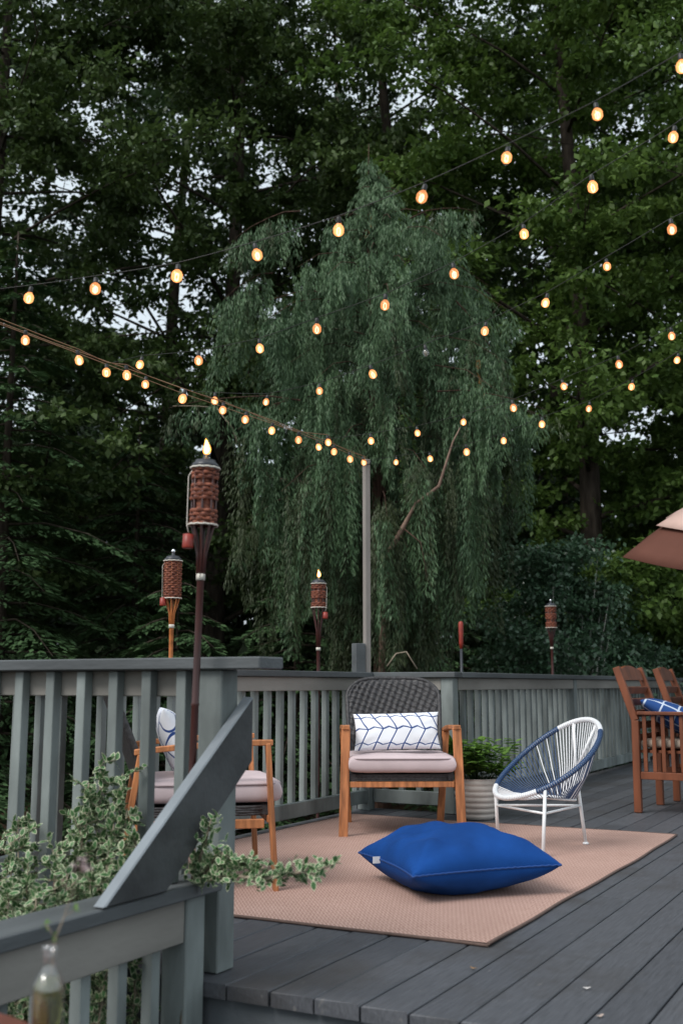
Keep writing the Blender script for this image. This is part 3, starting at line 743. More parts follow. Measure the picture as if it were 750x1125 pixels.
# ------------------------------------------------------------------ torches
def flame_mesh(mb, c, h, r0, mi=0):
    prof = [(0, 0), (.55, .08), (.95, .22), (1.0, .36), (.8, .55), (.48, .74), (.2, .9), (0, 1)]
    pts = []; vs = []; seg = 10
    for i, (r_, z) in enumerate(prof):
        for k in range(seg):
            t = 2 * math.pi * k / seg; vs.append(Vector(c) + Vector((r0 * r_ * math.cos(t) + .25 * r0 * math.sin(z * 4), r0 * r_ * .8 * math.sin(t), h * z)))
    fs = [(i * seg + k, i * seg + (k + 1) % seg, (i + 1) * seg + (k + 1) % seg, (i + 1) * seg + k) for i in range(len(prof) - 1) for k in range(seg)]
    mb.add(vs, fs, mi, True)
M['flame'] = emis('flame', (1.0, .36, .07), 3.0); M['flamecore'] = emis('flame_core', (1.0, .62, .22), 9.0)
def torch(u, c_or_D, z0, z_label, z_cone, z_head0, z_head1, hr, lit, label, dark, snuff, out=None, pr=.0125):
    base = out
    r = empty('garden_torch', (base[0], base[1], z0), 0, label, 'torch', 'bamboo torches along the railings')
    Z = lambda z: z - z0
    pm = M['darkbamboo'] if dark else M['bamboo']
    m = MB(); prof = [(0, 0.001)]; z = 0.001; H_ = Z(z_label)
    nn = max(2, int(H_ / .28))
    for i in range(nn):
        a, b = H_ * i / nn, H_ * (i + 1) / nn
        prof += [(pr, a + .003), (pr * .96, (a + b) / 2), (pr, b - .008), (pr * 1.18, b - .003)]
    prof += [(pr, H_), (0, H_)]
    m.lathe(prof, 12); m.build('pole', pm, r)
    # splayed split strips from the label up to the basket
    m = MB(); n = 8
    for k in range(n):
        t = 2 * math.pi * k / n; cs, sn = math.cos(t), math.sin(t)
        m.tube([(pr * .8 * cs, pr * .8 * sn, Z(z_label) - .01), (pr * 1.1 * cs, pr * 1.1 * sn, Z(z_label) + (z_head0 - z_label) * .45), (hr * .88 * cs, hr * .88 * sn, Z(z_head0) + .01), (hr * .93 * cs, hr * .93 * sn, Z(z_head1))], [.0052, .0048, .0045, .004], 5)
    m.build('split_strips', pm, r)
    # woven basket: flat strands passing alternately in and out of the strips
    m = MB(); hh = z_head1 - z_head0; rows = max(8, int(hh / .0125)); n = 64
    for j in range(rows):
        if not dark is None and j in (int(rows * .30), int(rows * .30) + 1, int(rows*.72)): continue
        z = Z(z_head0) + (j + .5) * hh / rows; ph = math.pi * (j % 2); vs = []; hz = hh / rows * .46
        for i in range(n):
            t = 2 * math.pi * i / n; rr = hr + .0035 * math.sin(t * 8 + ph) + random.uniform(-.0005, .0005)
            for dr, dz in ((-.001, -hz), (.0012, -hz * .5), (.0012, hz * .5), (-.001, hz)): vs.append(((rr + dr) * math.cos(t), (rr + dr) * math.sin(t), z + dz))
        fs = [(i * 4 + q, ((i + 1) % n) * 4 + q, ((i + 1) % n) * 4 + q + 1, i * 4 + q + 1) for i in range(n) for q in range(3)]
        m.add(vs, fs, 0, True)
    m.lathe([(hr * .78, Z(z_head0)), (hr * .80, Z(z_head1))], 24)
    m.build('woven_basket', M['weave'], r)
    for zz in (z_head0 + .002, z_head1 - .003):
        m = MB(); m.tube([((hr + .005) * math.cos(t * .2618), (hr + .005) * math.sin(t * .2618), Z(zz) + .0015 * (t % 2)) for t in range(24)], .0032, 6, closed=True); m.build('twine_band', M['twine'], r)
    m = MB(); m.lathe([(pr * 1.05, Z(z_label) - .010), (pr * 1.25, Z(z_label) - .010), (pr * 1.25, Z(z_label) + .010), (pr * 1.05, Z(z_label) + .010)], 16); m.build('paper_band', M['twine'], r)
    T = Z(z_head1)
    m = MB(); m.lathe([(hr * .7, T - .01), (hr * 1.02, T), (hr * 1.04, T + .008), (hr * .95, T + .014), (hr * .80, T + .018), (hr * .78, T + .024), (hr * .35, T + .028), (hr * .2, T + .032), (hr * .2, T + .044), (0, T + .044)], 24); m.build('fuel_canister', M['blackmetal'], r)
    if lit:
        m = MB(); flame_mesh(m, (0, 0, T + .040), .056, .012); m.build('flame', M['flame'], r)
        m = MB(); flame_mesh(m, (.002, -.012, T + .044), .044, .0075); m.build('flame_core', M['flamecore'], r)
    else:
        m = MB(); m.lathe([(0, T + .040), (.008, T + .042), (.0125, T + .052), (.008, T + .063), (0, T + .066)], 12); m.build('knob', M['silver'], r)
    if snuff:
        sx, sz = snuff; x = sx * hr * .98
        m = MB(); m.tube([(sx * hr * .95, -.01, T - .01), (sx * (hr + .009), -.012, T - .03), (sx * (hr + .006), -.024, Z(z_head0)), (x, -.030, Z(sz) + .05)], .0016, 5); s_ = m.build('snuffer_string', M['twine'], r)
        m = MB(); x2 = sx * hr * .98; m.lathe([(0, .046), (.008, .046), (.0165, .044), (.0175, .004), (.016, 0), (0, .003)], 14, (x2, -.030, Z(sz))); m.build('snuffer_cap', M['redplastic'], r)
    return r
def pz(v, D): return P(375, v, D).z
# nearest, outside the near railing
tp = W(2.8896 - .095, -2.009 - .075); D = tp.y
tk = (218.5 - 375) / F_PX
tp = Vector((tk * 1.03 * 3.36, 3.36, 0)); D = 3.36
torch(0, 0, .42, pz(634, D), 0, pz(578, D), pz(514, D), .041, True, 'tall dark torch burning in front of the near railing, red snuffer on a string', True, (-1, pz(604, D)), (tp.x, tp.y), .0115).rotation_euler = (0, R(1.3), 0)
# left, beyond the side railing, unlit, orange
def outpt(u, c): a = along(u, c); p = W(a, c); return p
q = outpt(187, CR - .10); D = q.y
torch(0, 0, -1.0, pz(688, D), 0, pz(658, D), pz(616, D), .047, False, 'unlit orange bamboo torch with a silver knob beyond the left side railing', None, (-1, pz(666, D)), (q.x, q.y))
q = outpt(349.5, CR - .10); D = q.y
torch(0, 0, -1.0, pz(713, D), 0, pz(668, D), pz(641, D), .048, True, 'small lit torch left of the light pole behind the armchair', True, (1, pz(680, D)), (q.x, q.y))
q = outpt(607, CC - .10); D = q.y
torch(0, 0, -1.0, pz(712, D), 0, pz(690, D), pz(666, D), .047, False, 'unlit red brown torch with a pale knob standing behind the long far railing', True, None, (q.x, q.y))
def stake():
    q = outpt(507, CC - .55); D = q.y
    r = empty('garden_stake', (q.x, q.y, -1.0), 0, 'short dark stake with a rusty red sleeve behind the corner post', 'garden stake')
    m = MB(); m.lathe([(0, 0), (.014, .0), (.012, pz(712, D) + 1.0), (0, pz(712, D) + 1.0)], 10); m.build('stake', M['blackmetal'], r)
    z0, z1 = pz(713, D) + 1.0, pz(683, D) + 1.0
    m = MB(); m.lathe([(0, z0), (.012, z0), (.018, z0 + .05), (.022, z1 - .02), (.016, z1), (0, z1 + .004)], 12); m.build('red_sleeve', M['redplastic'], r)
stake()

# ------------------------------------------------------------------ light pole and string lights
pp = P(403, 737, 8.02); PX, PY = pp.x, 8.02
PT = P(401, 505, 8.02).z
def light_pole():
    r = empty('light_pole', (PX, PY, -1.0), R(28), 'tall square grey brown pole carrying the string lights at the railing corner', 'pole')
    m = MB(); m.box(-.022, .022, -.022, .022, 0, PT + 1.0); m.build('pole_shaft', M['pole'], r, bevel=.003)
    m = MB(); m.box(-.11, -.03, -.035, .035, 0, pz(707, 8.0) + 1.0); m.build('stub_post', M['cap'], r, bevel=.003)
    m = MB(); m.tube([(0, -.026, PT + .96), (0, -.055, PT + .955), (0, -.06, PT + .98)], .005, 6); m.build('hook', M['blackmetal'], r)
light_pole()
def glassmat(name, col, st, mixf):
    m = bpy.data.materials.new(name); m.use_nodes = True; n = m.node_tree.nodes; l = m.node_tree.links; n.clear()
    tr = n.new('ShaderNodeBsdfTransparent'); gl = n.new('ShaderNodeBsdfGlossy'); gl.inputs['Roughness'].default_value = .08
    a = n.new('ShaderNodeMixShader'); a.inputs[0].default_value = .12; l.new(tr.outputs[0], a.inputs[1]); l.new(gl.outputs[0], a.inputs[2])
    o = n.new('ShaderNodeOutputMaterial')
    if st:
        e = n.new('ShaderNodeEmission'); e.inputs[0].default_value = (*col, 1); oi = n.new('ShaderNodeObjectInfo'); mu = n.new('ShaderNodeMath'); mu.operation = 'MULTIPLY_ADD'; mu.inputs[1].default_value = st * .7; mu.inputs[2].default_value = st * .65; l.new(oi.outputs['Random'], mu.inputs[0]); l.new(mu.outputs[0], e.inputs[1])
        b = n.new('ShaderNodeMixShader'); b.inputs[0].default_value = mixf; l.new(a.outputs[0], b.inputs[1]); l.new(e.outputs[0], b.inputs[2]); l.new(b.outputs[0], o.inputs[0])
    else: l.new(a.outputs[0], o.inputs[0])
    return m
M['bulb'] = glassmat('lit_bulb_glass', (1.0, .36, .12), .95, .7); M['bulboff'] = glassmat('clear_bulb_glass', (1, 1, 1), 0, 0)
M['filament'] = emis('filament', (1.0, .66, .38), 4.5); M['coldfil'] = mat('cold_filament', (.3, .25, .2), .4)
def proto_meshes():
    s = .0200
    m = MB(); m.lathe([(0, -.046), (.008, -.0445), (.0150, -.040), (.0198, -.033), (s, -.024), (.0205, -.016), (.0165, -.007), (.0105, -.001), (.0085, .004)], 14)
    b = m.build('bulb', M['bulb']); m = MB(); m.lathe([(0, .026), (.006, .026), (.0095, .022), (.010, .004), (.0095, -.002), (0, -.002)], 10); k = m.build('socket', M['wire'])
    m = MB()
    for q in range(4):
        t = q * math.pi / 2; m.tube([(.002 * math.cos(t), .002 * math.sin(t), -.012), (.008 * math.cos(t), .008 * math.sin(t), -.020), (.008 * math.cos(t), .008 * math.sin(t), -.034), (.002 * math.cos(t), .002 * math.sin(t), -.042)], .0024, 4)
    f = m.build('filament', M['filament'])
    res = (b.data, k.data, f.data)
    for o in (b, k, f): bpy.data.objects.remove(o)
    off = res[0].copy(); off.materials.clear(); off.materials.append(M['bulboff']); foff = res[2].copy(); foff.materials.clear(); foff.materials.append(M['coldfil'])
    return res + (off, foff)
PB = proto_meshes()
def string_lights(label, bulbs, D0, D1, start, end, sag=.02, unlit=(), extra_wire=None, wire_r=.0016, cm='wire'):
    """bulbs: picture-derived sockets at real depths from D0 to D1"""
    pts = []
    n = len(bulbs)
    for i, b in enumerate(bulbs):
        t = i / max(1, n - 1)
        D = 1 / ((1 - t) / D0 + t / D1)
        p = P(b[0], b[1], D); pts.append(p + Vector((0, 0, .058)))
    root = Vector(start)
    r = empty('string_light', root, 0, label, 'string lights', 'warm festoon strings fanning out from the pole')
    w_ = []
    chain = [Vector(start)] + pts + [Vector(end)]
    for i in range(len(chain) - 1):
        a, b = chain[i], chain[i + 1]
        for k in range(5):
            t = k / 5; q = a.lerp(b, t); q.z -= -.0 + sag * 4 * t * (1 - t) * (b - a).length * .25; w_.append(q - root)
    w_.append(chain[-1] - root)
    m = MB(); m.tube(w_, wire_r, 5)
    if extra_wire: 
        for ew in extra_wire: m.tube([Vector(p) - root for p in ew], wire_r, 5)
    m.build('cord', M[cm], r)
    for i, p in enumerate(pts):
        q = p - root; c = random.uniform(.86, 1.06); tl = (R(random.uniform(-16, 16)), R(random.uniform(-16, 16)), random.uniform(0, 6))
        k = link('socket', PB[1], r); k.location = q + Vector((0, 0, -.030)); k.scale = (c, c, c); k.rotation_euler = tl
        b = link('bulb', PB[3] if i in unlit else PB[0], r); b.location = q + Vector((0, 0, -.032)); b.scale = (c, c, c); b.rotation_euler = tl
        if i in unlit: b['label'] = 'unlit clear bulb'
        f = link('filament', PB[4] if i in unlit else PB[2], b)
    return r
def cabpt(u, v, D): return P(u, v, D)
S1 = [(-55, 338), (33, 329), (105, 319), (195, 305), (281, 282), (372, 254), (465, 218), (557, 176), (655, 128), (748, 75)]
S2 = [(155, 402), (218, 397), (285, 384), (348, 362), (423, 336), (498, 302), (575, 259), (650, 206), (740, 152)]
S3 = [(236, 441), (293, 443), (351, 431), (408, 412), (467, 389), (533, 365), (600, 334), (666, 295), (737, 253)]
S4 = [(349, 492), (407, 485), (458, 477), (509, 465), (563, 449), (618, 426), (679, 401), (737, 370)]
S5 = [(435, 509), (472, 505), (512, 497), (553, 485), (595, 467), (647, 450), (694, 426), (744, 397)]
S6 = [(-30, 352), (28, 375), (86, 397), (117, 411), (139, 413), (160, 424), (202, 439), (245, 452), (270, 462), (299, 474), (328, 484), (360, 487), (367, 497), (384, 505), (399, 509)]
tip = Vector((PX, PY - .05, PT - .02))
string_lights('highest string light, sweeping from the left edge to the top right corner', S1, 4.1, 3.3, P(-150, 330, 4.2), P(800, 20, 3.2))
string_lights('second string light from the top, starting above the cable left of the tree', S2, 5.6, 4.0, P(125, 398, 5.8), P(810, 85, 3.9))
string_lights('middle string light, the one with a dark unlit bulb', S3, 6.5, 4.6, P(215, 430, 6.6), P(810, 205, 4.5), unlit=(4,))
string_lights('second lowest string light, passing just above the pole top', S4, 7.5, 5.9, P(330, 478, 7.6), P(800, 325, 5.8))
string_lights('lowest string light, leaving the pole top towards the right', S5, 8.0, 6.4, tip, P(800, 355, 6.3))
cl_ = [tip, P(330, 476, 7.1), P(200, 432, 6.0), P(80, 386, 5.1), P(0, 356, 4.65), P(-80, 328, 4.25)]
cl2 = [tip + Vector((0, 0, .03)), P(300, 462, 6.8), P(160, 412, 5.7), P(60, 377, 5.0), P(-80, 324, 4.25)]
string_lights('crowded bundle of lit bulbs running from the pole top down... to the left edge'.replace(' down...', ''), S6, 4.5, 8.0, P(-90, 325, 4.2), tip, extra_wire=[cl_, cl2], wire_r=.0024, cm='cable')

# ------------------------------------------------------------------ slatted dining armchairs
def dining_chair(loc, rz, label):
    """faces local -y"""
    r = empty('slatted_armchair', loc, rz, label, 'armchair', 'reddish slatted wooden dining armchairs')
    hw = .28
    for s in (-1, 1):
        m = MB(); m.bar((s * hw, -.25, .002), (s * hw, -.25, .655), .045, .045); m.build('leg', M['redwood'], r, bevel=.004)
        m = MB(); m.bar((s * hw, .25, .002), (s * hw, .245, .62), .045, .05); m.bar((s * hw, .245, .62), (s * hw, .365, .985), .04, .05); m.build('leg', M['redwood'], r, bevel=.004)
        m = MB(); m.box(s * hw - .03, s * hw + .03, -.29, .23, .657, .682); m.build('armrest', M['redwood'], r, bevel=.005)
        m = MB(); m.box(s * hw - .012, s * hw + .012, -.226, .222, .225, .275); m.build('side_rail', M['redwood'], r, bevel=.003)
        for k in range(7):
            y = -.19 + k * .0625; m = MB(); m.box(s * hw - .010, s * hw + .010, y - .013, y + .013, .277, .655); m.build('arm_slat', M['redwood'], r, bevel=.002)
    m = MB()
    for k in range(8): m.box(-.255, .255, -.245 + k * .06, -.195 + k * .06, .40, .42)
    m.build('seat', M['redwood'], r, bevel=.002)
    m = MB(); m.box(-.257, .257, -.265, -.243, .335, .398); m.build('front_rail', M['redwood'], r, bevel=.003)
    def yy(z): return .245 + (z - .62) / .365 * .12
    for z in (.50, .585, .665, .745, .825):
        m = MB(); m.bar((-.258, yy(z) if z > .62 else .245, z), (.258, yy(z) if z > .62 else .245, z), .05, .016, up=(0, 1, .3)); m.build('back_slat', M['redwood'], r, bevel=.002)
    # crest with a slightly arched top
    vs = []; n = 12
    for i in range(n + 1):
        t = i / n; x = -.258 + .516 * t; zt = .965 + .035 * math.sin(math.pi * t)
        for z in (.895, zt):
            for dy in (-.011, .011): vs.append((x, yy(z) + dy, z))
    fs = []
    for i in range(n):
        a, b = i * 4, i * 4 + 4
        fs += [(a, b, b + 1, a + 1), (a + 2, a + 3, b + 3, b + 2), (a, a + 2, b + 2, b), (a + 1, b + 1, b + 3, a + 3)]
    fs += [(0, 1, 3, 2), (n * 4, n * 4 + 2, n * 4 + 3, n * 4 + 1)]
    m = MB(); m.add(vs, fs); m.build('crest_rail', M['redwood'], r, bevel=.002)
    m, _ = cushion_mesh(.49, .47, .07, 20, .02, 9, .002, box=True); m.v = [(x, y - .005, z + .462) for x, y, z in m.v]; m.build('seat_cushion', mat('tan_cushion', (.42, .34, .27), .85, .1, 6), r)
    return r
def dpos(u, v):   # foot on the deck
    s = (562.5 - v) / F_PX; Zr = math.sin(TH) + s * math.cos(TH); t = -HEYE / Zr
    return Vector((t * (u - 375) / F_PX, t * (math.cos(TH) - s * math.sin(TH)), 0))
face = R(-31)                                   # facing direction angle (towards +x, slightly to camera)
rzc = face + math.pi / 2
ft = dpos(701, 893)
off = Matrix.Rotation(rzc, 3, 'Z') @ Vector((.28, .25, 0))
# nearest leg: which side faces us
off = Matrix.Rotation(rzc, 3, 'Z') @ Vector((-.28, .25, 0)); off2 = Matrix.Rotation(rzc, 3, 'Z') @ Vector((.28, .25, 0))
near_off = off if off.y < off2.y else off2
d1 = ft - near_off
dining_chair(d1, rzc, 'nearest slatted red wood armchair at the right edge, blue plaid pillow on it')
fn = Vector((math.cos(face), math.sin(face), 0)); sd_ = Vector((-fn.y, fn.x, 0))
chair_pillow(tuple(d1 + fn * -.03 + sd_ * -.02 + Vector((0, 0, .625))), (R(26), R(5), rzc + R(12)), 'plaid', .52, .50, .19, 'blue pillow with white plaid lines on the nearest slatted armchair', 6, 'blue plaid pillows on the slatted armchairs')
d2 = d1 + sd_ * .90 + fn * .02
dining_chair(d2, rzc + R(4), 'farther slatted red wood armchair, half out of the picture behind the nearest one')
chair_pillow(tuple(d2 + fn * .02 + Vector((0, 0, .62))), (R(50), R(-8), rzc), 'plaid', .50, .48, .19, 'second blue plaid pillow, on the farther slatted armchair', 7, 'blue plaid pillows on the slatted armchairs')

# ------------------------------------------------------------------ umbrella
def umbrella():
    c = P(848, 611, 8.6); zr = P(683, 612, 8.6).z; rad = c.x - P(683, 612, 8.6).x
    r = empty('patio_umbrella', (c.x, c.y, 0), 0, 'maroon patio umbrella with a paler top vent reaching in from the right edge', 'umbrella')
    TL = Matrix.Translation((0, 0, zr)) @ Matrix.Rotation(R(14), 4, 'X') @ Matrix.Translation((0, 0, -zr))
    def tier(z0, r0, z1, r1, droop, name, mt=None):
        m = MB(); n = 8; vs = []; K = 10
        for k in range(n):
            t0 = math.pi + 2 * math.pi * k / n; t1 = t0 + 2 * math.pi / n; base = len(vs); 
            for j in range(K + 1):
                s = j / K; rr = r0 + (r1 - r0) * s; z = z0 + (z1 - z0) * (s ** .92)
                for i in range(7):
                    q = i / 6; a = Vector((math.cos(t0), math.sin(t0), 0)) * rr; b = Vector((math.cos(t1), math.sin(t1), 0)) * rr
                    p = a.lerp(b, q); p *= 1 - .05 * math.sin(math.pi * q) * (1 - s); vs.append((p.x, p.y, z - droop * math.sin(math.pi * q) * (1 - s) * .5))
        fs = [(k * 7 * (K + 1) + j * 7 + i, k * 7 * (K + 1) + j * 7 + i + 1, k * 7 * (K + 1) + (j + 1) * 7 + i + 1, k * 7 * (K + 1) + (j + 1) * 7 + i) for k in range(n) for j in range(K) for i in range(6)]
        m.add(vs, fs, 0, True); o = m.build(name, mt or M['umbtop'], r, M=TL); s_ = o.modifiers.new('solid', 'SOLIDIFY'); s_.thickness = .004
        return o
    tier(zr, rad, zr + .60, .34, .05, 'canopy'); tier(zr + .255, rad * .78, zr + .74, .03, .03, 'vent', M['umbvent'])
    for k in range(8):
        t = math.pi + 2 * math.pi * k / 8; m = MB(); m.bar((rad * .985 * math.cos(t), rad * .985 * math.sin(t), zr - .004), (.33 * math.cos(t), .33 * math.sin(t), zr + .575), .018, .012); m.build('rib', M['umbpole'], r, M=TL)
    m = MB(); m.lathe([(0, .06), (.019, .06), (.019, zr + .68), (0, zr + .70)], 14); m.build('pole', M['umbpole'], r)
    m = MB(); m.lathe([(0, 0.002), (.24, .002), (.24, .04), (.05, .06), (.04, .25), (0, .25)], 24); m.build('base', M['blackmetal'], r)
umbrella()

# ------------------------------------------------------------------ foreground bottle on a table
def foreground():
    T = P(50, 1117, 1.95)
    tz = T.z - .004
    ctr = Vector((-.76, 1.72, 0))
    r = empty('side_table', (ctr.x, 1.72, ZL), 0, 'round red brown table top just showing in the bottom left corner', 'table')
    H_ = tz - ZL
    m = MB(); m.lathe([(0, H_ - .03), (.312, H_ - .03), (.32, H_ - .022), (.32, H_ - .006), (.314, H_), (0, H_)], 48); m.build('tabletop', M['tabletop'], r)
    for k in range(4):
        t = k * math.pi / 2 + .6; m = MB(); m.bar((.23 * math.cos(t), .23 * math.sin(t), .002), (.15 * math.cos(t), .15 * math.sin(t), H_ - .031), .035, .035); m.build('leg', M['tabletop'], r, bevel=.003)
    b = P(52, 1117, 1.86)
    r = empty('glass_bottle', (b.x, b.y, tz + .001), 0, 'open clear bottle of yellow green liquid holding a wilted sprig', 'bottle')
    g = bpy.data.materials.new('bottle_glass'); g.use_nodes = True; pb = g.node_tree.nodes['Principled BSDF']; g = glassmat('bottle_glass', (1, 1, 1), 0, 0)
    q = bpy.data.materials.new('bottle_liquid'); q.use_nodes = True; pb = q.node_tree.nodes['Principled BSDF']; pb.inputs['Transmission Weight'].default_value = .82; pb.inputs['Roughness'].default_value = .12; pb.inputs['Base Color'].default_value = (.34, .34, .09, 1); pb.inputs['IOR'].default_value = 1.33
    S = 1.0; h = .137
    prof = [(0, 0), (.025, 0), (.0275, .004), (.0275, .070), (.026, .080), (.019, .093), (.0130, .102), (.0115, .112), (.0115, .130), (.0135, .131), (.0135, .140), (.011, .141)]
    inner = [(x * .86 if x else 0, max(z, .004)) for x, z in prof][::-1]
    m = MB(); m.lathe(prof + inner, 28); m.build('glass_body', g, r)
    m = MB(); m.lathe([(0, .006), (.0228, .007), (.0228, .072), (.0215, .079), (.0155, .090), (0, .0905)], 24); m.build('liquid', q, r)
    st = MB(); lf = MB(); fl = MB(); rs = random.Random(3)
    stem = [Vector((.002, 0, .02)), Vector((.004, 0, .10)), Vector((.009, -.002, .150)), Vector((.022, 0, .185)), Vector((.034, 0, .225)), Vector((.050, 0, .262))]
    st.tube(stem, [.0014, .0014, .0013, .0011, .0009, .0006], 5)
    for b0, b1 in ((stem[2], Vector((-.008, 0, .172))), (stem[3], Vector((.040, 0, .195))), (stem[4], Vector((.014, 0, .238)))): st.tube([b0, b1], .0007, 4); 
    for p in (Vector((-.008, 0, .172)), Vector((.040, 0, .195)), Vector((.006, 0, .155))):
        for k in range(4): leafset(lf, p, rvec(rs), Vector((0, 0, 1)), .012, .006)
    for k in range(40):
        p = Vector((.050, 0, .268)) + rvec(rs) * .018 * rs.random(); leafset(fl, p, rvec(rs), Vector((0, 0, 1)), .010, .006)
    for k in range(7):
        leafset(lf, Vector((rs.uniform(-.010, .010), rs.uniform(-.010, .010), rs.uniform(.02, .07))), rvec(rs), Vector((0, 0, 1)), .016, .010)
    st.build('stem', M['twig'], r); lf.build('leaves', M['pot_leaf'], r); fl.build('blossom', mat('faded_blossom', (.42, .33, .33), .8, .2, 60), r)
foreground()

# ------------------------------------------------------------------ trees
def quads(base, d, nrm, L, Wd):
    """vectorised diamond leaves; base,d,nrm (N,3), L,Wd (N,)"""
    d = d / np.linalg.norm(d, axis=1, keepdims=True)
    x = np.cross(d, nrm); x /= np.linalg.norm(x, axis=1, keepdims=True) + 1e-9
    L = L[:, None]; Wd = Wd[:, None]
    a = base; b = base + d * L * .42 + x * Wd * .5; c = base + d * L; e = base + d * L * .42 - x * Wd * .5
    return np.stack([a, b, c, e], 1).reshape(-1, 3)
def rdir(g, n): v = g.normal(size=(n, 3)); return v / np.linalg.norm(v, axis=1, keepdims=True)

def leafy(g, centres, radii, n_each, L, Wd, flat=.45, nup=.9):
    """leaves gathered in sprays round each centre; sprays are flattened and face roughly up"""
    n = len(centres) * n_each; ci = np.repeat(np.arange(len(centres)), n_each)
    o = g.normal(size=(n, 3)) * .5; o[:, 2] *= flat
    # each clump made of a few twigs: pull leaves towards twig lines
    tw = rdir(g, len(centres) * 9).reshape(len(centres), 9, 3); tw[:, :, 2] *= flat * .7
    ti = g.integers(0, 9, n); tt = g.random(n) ** .7
    line = tw[ci, ti] * tt[:, None]
    o = line * 1.05 + o * .25
    base = centres[ci] + o * radii[ci][:, None]
    d = rdir(g, n) * .8 + tw[ci, ti] * .7; d[:, 2] -= .25
    nr = rdir(g, n) * .75; nr[:, 2] += nup
    s = g.uniform(.65, 1.25, n)
    return quads(base, d, nr, L * s, Wd * s)

GAPS = []
def to_px(p):
    z = p[:, 2] - HEYE; dd = p[:, 1] * math.cos(TH) + z * math.sin(TH); up = -p[:, 1] * math.sin(TH) + z * math.cos(TH)
    return 375 + F_PX * p[:, 0] / dd, 562.5 - F_PX * up / dd

def deciduous(loc, H, rad, seed, leaf, label, low=.18, n_limb=26, ncl=9, n_each=150, L=.16, cr=.62, group='tall trees beyond the railings', thin=None, bark='bark', flat=.45):
    g = np.random.default_rng(seed); rs = random.Random(seed)
    r = empty('deciduous_tree', loc, 0, label, 'tree', group)
    m = MB(); tr = .0125 * H
    lean = Vector((rs.uniform(-.04, .04), rs.uniform(-.04, .04), 0)) * H
    tp_ = lambda t: Vector((lean.x * t * t + .12 * math.sin(t * 5 + seed), lean.y * t * t + .12 * math.cos(t * 4 + seed), t * H))
    m.tube([tp_(i / 12) for i in range(13)], [tr * (1 - .86 * i / 12) + .01 for i in range(13)], 9)
    C = []; RR = []
    for k in range(n_limb):
        t = low + (1 - low) * (k + .5) / n_limb; az = k * 2.4 + rs.uniform(-.4, .4)
        prof = math.sin(math.pi * min(1, max(.0, .10 + .86 * (t - low) / (1 - low)))) ** .55
        ln = rad * prof * rs.uniform(.75, 1.1); st = tp_(t * .93)
        d = Vector((math.cos(az), math.sin(az), 0)); rise = rs.uniform(.05, .5) * ln
        p = [st, st + d * ln * .35 + Vector((0, 0, rise * .5)), st + d * ln * .7 + Vector((0, 0, rise * .85)), st + d * ln + Vector((0, 0, rise))]
        r0 = tr * .30 * (1 - t * .75); m.tube(p, [r0, r0 * .7, r0 * .42, r0 * .15], 6)
        for q in range(ncl):
            s = rs.uniform(.28, 1.08); i = min(2, int(s * 3)); b = p[i].lerp(p[i + 1], min(1, s * 3 - i))
            o = Vector((rs.gauss(0, 1), rs.gauss(0, 1), rs.gauss(0, .6))) * .17 * ln
            c = b + o
            cu, cv = to_px(np.array([[c.x + loc[0], c.y + loc[1], c.z + loc[2]]]))
            if q % 3 == 0 and all(((cu[0] - g_[0]) / g_[2]) ** 2 + ((cv[0] - g_[1]) / g_[3]) ** 2 > 1 for g_ in GAPS): m.tube([b, c], [r0 * .25 + .004, .004], 4, caps=False)
            C.append(c); RR.append(cr * rs.uniform(.7, 1.25))
    C = np.array([tuple(c) for c in C]); RR = np.array(RR)
    wp = C + np.array([loc[0], loc[1], loc[2]])
    u, v = to_px(wp); keep = np.ones(len(C), bool)
    for (gu, gv, a, b) in GAPS: keep &= g.random(len(C)) < .04 + .96 * np.clip(((u - gu) / a) ** 2 + ((v - gv) / b) ** 2, 0, 1) ** 1.6
    if thin is not None: keep &= g.random(len(C)) > thin
    C, RR = C[keep], RR[keep]
    q = leafy(g, C, RR, n_each, L, L * .62, flat)
    m.build('trunk', M[bark], r); npmesh('crown', q, 4, M[leaf], r)
    return r

